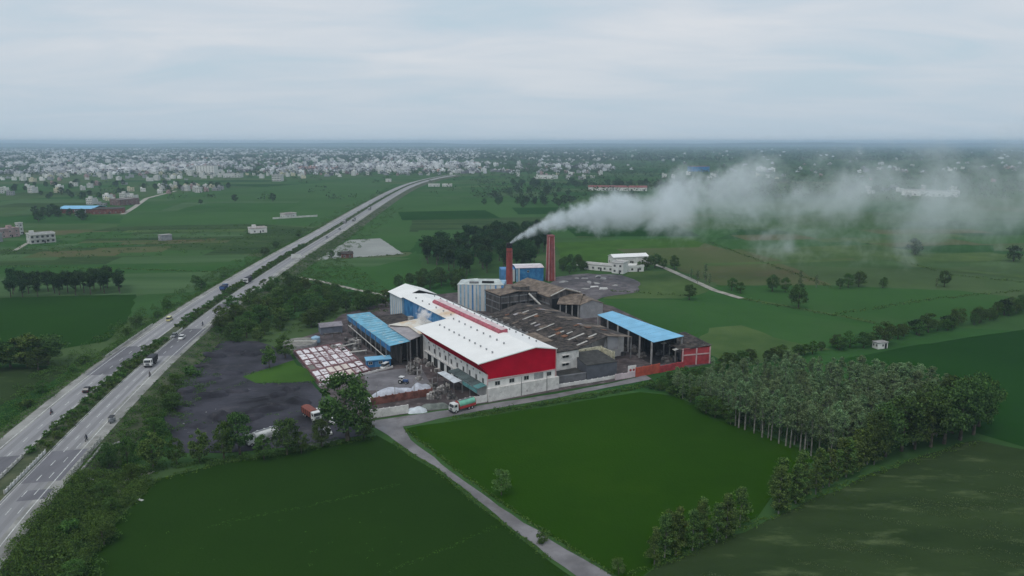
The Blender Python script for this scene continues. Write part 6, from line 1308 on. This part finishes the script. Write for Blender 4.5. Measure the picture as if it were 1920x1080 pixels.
for poly, n, dmin in (([(0, 330), (100, 325), (380, 322), (560, 322), (700, 318), (860, 318), (860, 328), (700, 330), (560, 335), (440, 334), (300, 340), (100, 340), (0, 345)], 170, 13), ([(260, 362), (300, 346), (380, 348), (430, 358), (430, 362), (300, 364)], 26, 14), ([(160, 382), (200, 372), (250, 372), (250, 380), (190, 388)], 9, 14), ([(0, 355), (60, 345), (240, 345), (250, 360), (120, 362), (0, 372)], 14, 30), ([(960, 330), (1000, 322), (1130, 325), (1130, 338), (1000, 336)], 22, 22), ([(1240, 330), (1340, 318), (1480, 322), (1480, 336), (1250, 338)], 16, 22), ([(1560, 362), (1700, 352), (1810, 358), (1800, 372), (1580, 372)], 14, 20), ([(1480, 320), (1760, 310), (1900, 330), (1880, 345), (1500, 335)], 18, 25)):
    spots += scatter(poly, n, dmin)
TOWN_LB = 'one of the small pale flat-roofed houses along the near side of the distant town'
for (x, y) in spots:
    me, wm = random.choice(protos); h = bpy.data.objects.new('town_house', me); C.objects.link(h); h.location = (x, y, 0); h.rotation_euler = (0, 0, random.uniform(-0.5, 0.5)); tag(h, TOWN_LB, 'house', 'nearest houses of the distant town'); s = random.uniform(0.55, 0.95); h.scale = (s, s, s)
    if y < 1500:
        for q in wm: inst(_tw, 'window', h, q)
for lb, p1, p2, fl, dp, wm, fh in (('largest white block rising above the distant town', (369, 329), (402, 329), 5, 26, WHITE_WALL, 4.6), ('pale cube of a house at the field edge of the town', (510, 340), (527, 340), 3, 20, PALE, 4.4), ('white hall with long eaves beside the largest town block', (418, 333), (450, 333), 1, 22, PALE, 9.0), ('blue-walled works with pinkish roof among right-hand trees', (1295, 322), (1330, 322), 1, 40, BLUE_WALL, 14.0), ('white works shed far right under the smoke', (1690, 366), (1795, 370), 1, 30, WHITE_WALL, 8.0), ('white works shed above the bright field, right of the bend', (1008, 335), (1036, 336), 1, 22, WHITE_WALL, 8.0)):
    house(lb, p1, p2, fl, dp, wm, REDROOF if 'pinkish' in lb else CONC, fh, 6, name='town_block', cat='building', door=False, parapet=False, wnd=(2.0, 1.8))
# trees of the town and of the far plain
fp = []
while len(fp) < 12500:
    y = 1000 * (12.0) ** rng.random(); px = rng.uniform(-40, 1960); x = px_x(px, y)
    dn = (0.7 if px < 900 else 1.0) if y > 1750 else 0.03
    if px > 880 and 900 < y < 1900: dn = 0.25
    if px > 1150 and y > 1200: dn = 0.5
    if abs(road_off(x, y)) < 22: continue
    if rng.random() < dn: fp.append((x, y))
fpn = [p for p in fp if p[1] < 3200]; fpf = [p for p in fp if p[1] >= 3200]
stuff_tufts('far_trees', 'trees scattered through the distant town and plain', fpn, 6, 13, 4, 11, 30, 2.8, LEAF_FAR)
stuff_tufts('horizon_trees', 'belts of trees merging towards the horizon', fpf, 7, 15, 10, 30, 16, 9.0, LEAF_FAR)
for (x, y) in scatter([(880, 380), (960, 360), (1060, 360), (1090, 385), (1000, 395), (900, 390)], 36, 9) + scatter([(960, 345), (1240, 345), (1240, 352), (960, 352)], 40, 12) + scatter([(1240, 340), (1480, 338), (1400, 372), (1240, 365)], 40, 14): plant('far', 'plain_tree', 'dark tree in the loose woods right of the far highway bend', 'tree', (x, y, 0), random.uniform(6, 12), 'loose woods on the far plain')
for (x, y) in scatter([(170, 412), (60, 418), (65, 398), (110, 394)], 12, 8) + scatter([(260, 358), (440, 358), (440, 350), (280, 346)], 16, 10) + scatter([(60, 380), (260, 368), (250, 360), (60, 366)], 12, 14) + scatter([(0, 362), (250, 348), (250, 342), (0, 346)], 16, 16): plant('far', 'village_tree', 'dark tree among the scattered houses left of the highway', 'tree', (x, y, 0), random.uniform(6, 11), 'trees among the left-hand houses')
# low hills along the horizon
b = MB(); n = 90
for i in range(n + 1):
    x = -15000 + 30000 * i / n; h = 52 + 10 * math.sin(i * 0.21 + 1) + 7 * math.sin(i * 0.53) + 4 * math.sin(i * 1.3)
    b.a([(x, 14200, -2), (x, 15000, h), (x, 15700, -2)])
b.f = [(3 * i + k, 3 * i + 3 + k, 3 * i + 4 + k, 3 * i + 1 + k) for i in range(n) for k in (0, 1)]
tag(b.build('hills', mat('hill_forest', (0.035, 0.06, 0.03), 0.2, 0.002, 0.95), smooth=True), kind='structure')

# ------------------------------------------------------------------ air: even haze over the plain, smoke and steam
HAZE_DENSITY = 1.2e-4
def volume_obj(name, b, build_nodes, label, step=1.0, kind='stuff'):
    m = bpy.data.materials.new(name + '_air'); m.use_nodes = True; nt = m.node_tree; nt.nodes.clear(); o_ = N(nt, 'ShaderNodeOutputMaterial'); pv = N(nt, 'ShaderNodeVolumePrincipled'); LK(nt, pv.outputs[0], o_.inputs['Volume'])
    build_nodes(nt, pv)
    try: m.cycles.volume_step_rate = step
    except Exception: pass
    me = b.mesh(name); me.materials.append(m); o = bpy.data.objects.new(name, me); C.objects.link(o)
    bm = bmesh.new(); bm.from_mesh(me); bmesh.ops.recalc_face_normals(bm, faces=bm.faces); bm.to_mesh(me); bm.free()
    return tag(o, label, None, None, kind)
def hz_nodes(nt, pv):
    pv.inputs['Color'].default_value = (0.62, 0.79, 1.0, 1); pv.inputs['Density'].default_value = HAZE_DENSITY; pv.inputs['Anisotropy'].default_value = 0.0
volume_obj('haze', MB().box(-16500, 16500, -700, 16500, -3, 103), hz_nodes, 'even blue-grey haze lying over the whole plain')

S0 = Vector((G(955, 538).x, G(955, 538).y, 24.6))
def Rp(x): return 1.3 + 54 * (1 - math.exp(-x / 200))
def Zp(x): return 17.5 * (1 - math.exp(-x / 24)) + 0.03 * x
def smoke_nodes(nt, pv):
    pv.inputs['Color'].default_value = (0.94, 0.98, 1.0, 1); pv.inputs['Anisotropy'].default_value = 0.1
    tc = N(nt, 'ShaderNodeTexCoord'); s = N(nt, 'ShaderNodeSeparateXYZ'); LK(nt, tc.outputs['Object'], s.inputs[0])
    x = M2(nt, 'MAXIMUM', s.outputs[0], 0.0)
    ex = M2(nt, 'POWER', 2.718282, M2(nt, 'MULTIPLY', x, -1 / 200)); Rr = M2(nt, 'MULTIPLY_ADD', M2(nt, 'SUBTRACT', 1.0, ex), 54.0, 1.3)
    ez = M2(nt, 'POWER', 2.718282, M2(nt, 'MULTIPLY', x, -1 / 24)); Zz = M2(nt, 'ADD', M2(nt, 'MULTIPLY', M2(nt, 'SUBTRACT', 1.0, ez), 17.5), M2(nt, 'MULTIPLY', x, 0.03))
    dz = M2(nt, 'SUBTRACT', s.outputs[2], Zz); dy = M2(nt, 'SUBTRACT', s.outputs[1], M2(nt, 'MULTIPLY', x, 0.08))
    r = M2(nt, 'DIVIDE', M2(nt, 'SQRT', M2(nt, 'ADD', M2(nt, 'MULTIPLY', dz, dz), M2(nt, 'MULTIPLY', dy, dy))), Rr)
    # billows grow with the plume
    sc1 = N(nt, 'ShaderNodeTexNoise', ins={'Scale': 0.036, 'Detail': 6.0, 'Roughness': 0.62, 'Distortion': 0.4}); LK(nt, tc.outputs['Object'], sc1.inputs['Vector'])
    sc2 = N(nt, 'ShaderNodeTexNoise', ins={'Scale': 0.17, 'Detail': 6.0, 'Roughness': 0.65}); LK(nt, tc.outputs['Object'], sc2.inputs['Vector'])
    nearw = N(nt, 'ShaderNodeMapRange', ins={'From Min': 8.0, 'From Max': 70.0, 'To Min': 1.0, 'To Max': 0.25}); LK(nt, x, nearw.inputs[0])
    nz = M2(nt, 'ADD', M2(nt, 'MULTIPLY', sc2.outputs[0], nearw.outputs[0]), M2(nt, 'MULTIPLY', sc1.outputs[0], M2(nt, 'SUBTRACT', 1.0, nearw.outputs[0])))
    amp = N(nt, 'ShaderNodeMapRange', ins={'From Min': 0.0, 'From Max': 60.0, 'To Min': 1.5, 'To Max': 4.2}); LK(nt, x, amp.inputs[0])
    body = M2(nt, 'ADD', M2(nt, 'SUBTRACT', 0.78, r), M2(nt, 'MULTIPLY', M2(nt, 'SUBTRACT', nz, 0.5), amp.outputs[0]))
    sm = N(nt, 'ShaderNodeMapRange', interpolation_type='SMOOTHSTEP', ins={'From Min': 0.0, 'From Max': 0.9}); LK(nt, body, sm.inputs[0])
    edge = N(nt, 'ShaderNodeMapRange', interpolation_type='SMOOTHSTEP', ins={'From Min': 1.0, 'From Max': 1.5, 'To Min': 1.0, 'To Max': 0.0}); LK(nt, r, edge.inputs[0])
    fade = M2(nt, 'POWER', 2.718282, M2(nt, 'MULTIPLY', x, -1 / 200))
    endf = N(nt, 'ShaderNodeMapRange', interpolation_type='SMOOTHSTEP', ins={'From Min': 300.0, 'From Max': 410.0, 'To Min': 1.0, 'To Max': 0.0}); LK(nt, x, endf.inputs[0])
    D = M2(nt, 'DIVIDE', M2(nt, 'MULTIPLY', fade, 3.3), Rr)
    D = M2(nt, 'MULTIPLY', M2(nt, 'MULTIPLY', D, sm.outputs[0]), M2(nt, 'MULTIPLY', edge.outputs[0], endf.outputs[0])); LK(nt, D, pv.inputs['Density'])
b = MB(); ns = 30; nr = 18
for i in range(ns + 1):
    x = 415 * (i / ns) ** 1.6; rr = Rp(x) * 1.5 + 0.05
    for k in range(nr): t = 2 * math.pi * k / nr; b.a([(x, 0.08 * x + rr * math.cos(t), min(max(Zp(x) + rr * math.sin(t), -S0.z + 3.0), 101.5 - S0.z))])
b.f = [(i * nr + k, i * nr + (k + 1) % nr, (i + 1) * nr + (k + 1) % nr, (i + 1) * nr + k) for i in range(ns) for k in range(nr)] + [tuple(range(nr)), tuple(range(ns * nr, ns * nr + nr))]
smk = volume_obj('smoke', b, smoke_nodes, 'grey-white smoke plume drifting right from the chimneys', 0.16); smk.location = S0 + Vector((0.3, 0, 0.1))
def steam_nodes(nt, pv):
    pv.inputs['Color'].default_value = (0.97, 0.95, 0.94, 1)
    tc = N(nt, 'ShaderNodeTexCoord'); ln = N(nt, 'ShaderNodeVectorMath', operation='LENGTH'); mp = N(nt, 'ShaderNodeMapping', ins={'Scale': (1/4.4, 1/4.4, 1/5.4)}); LK(nt, tc.outputs['Object'], mp.inputs[0]); LK(nt, mp.outputs[0], ln.inputs[0])
    t = N(nt, 'ShaderNodeTexNoise', ins={'Scale': 0.55, 'Detail': 4.0}); LK(nt, tc.outputs['Object'], t.inputs['Vector'])
    v = M2(nt, 'ADD', M2(nt, 'SUBTRACT', 0.55, ln.outputs['Value']), M2(nt, 'MULTIPLY', M2(nt, 'SUBTRACT', t.outputs[0], 0.5), 2.2)); LK(nt, M2(nt, 'MULTIPLY', M2(nt, 'MAXIMUM', v, 0.0), 2.2), pv.inputs['Density'])
b = MB().box(-7, 4.2, -7, 7, -4.0, 8); stm = volume_obj('steam', b, steam_nodes, 'puff of steam rising from the dusty roof bay', 0.35); q = FF.w(5.5, 64.5, 13.6); stm.location = q

# ------------------------------------------------------------------ look-alikes in small groups are told apart by their place
ORD = 'first second third fourth fifth sixth seventh eighth ninth tenth eleventh twelfth thirteenth fourteenth fifteenth sixteenth seventeenth eighteenth nineteenth twentieth'.split()
by = {}
for o in C.objects:
    if o.parent is None and o.get('label') and o.get('group'): by.setdefault((o['group'], o['label']), []).append(o)
def seen_x(o):
    l = o.matrix_basis.translation
    if o.type == 'MESH' and l.length < 60: l = l + sum((Vector(c) for c in o.bound_box), Vector()) / 8
    return l.x / max(1.0, l.y * cp + CAM_H * sp)
for (g_, lb), os_ in by.items():
    if not 2 <= len(os_) <= 20: continue
    os_.sort(key=seen_x)
    for k, o in enumerate(os_):
        lab = lb + ', ' + (('leftmost' if k == 0 else 'rightmost') if len(os_) == 2 else ORD[k] + ' from left')
        if len(lab.split()) <= 16: o['label'] = lab
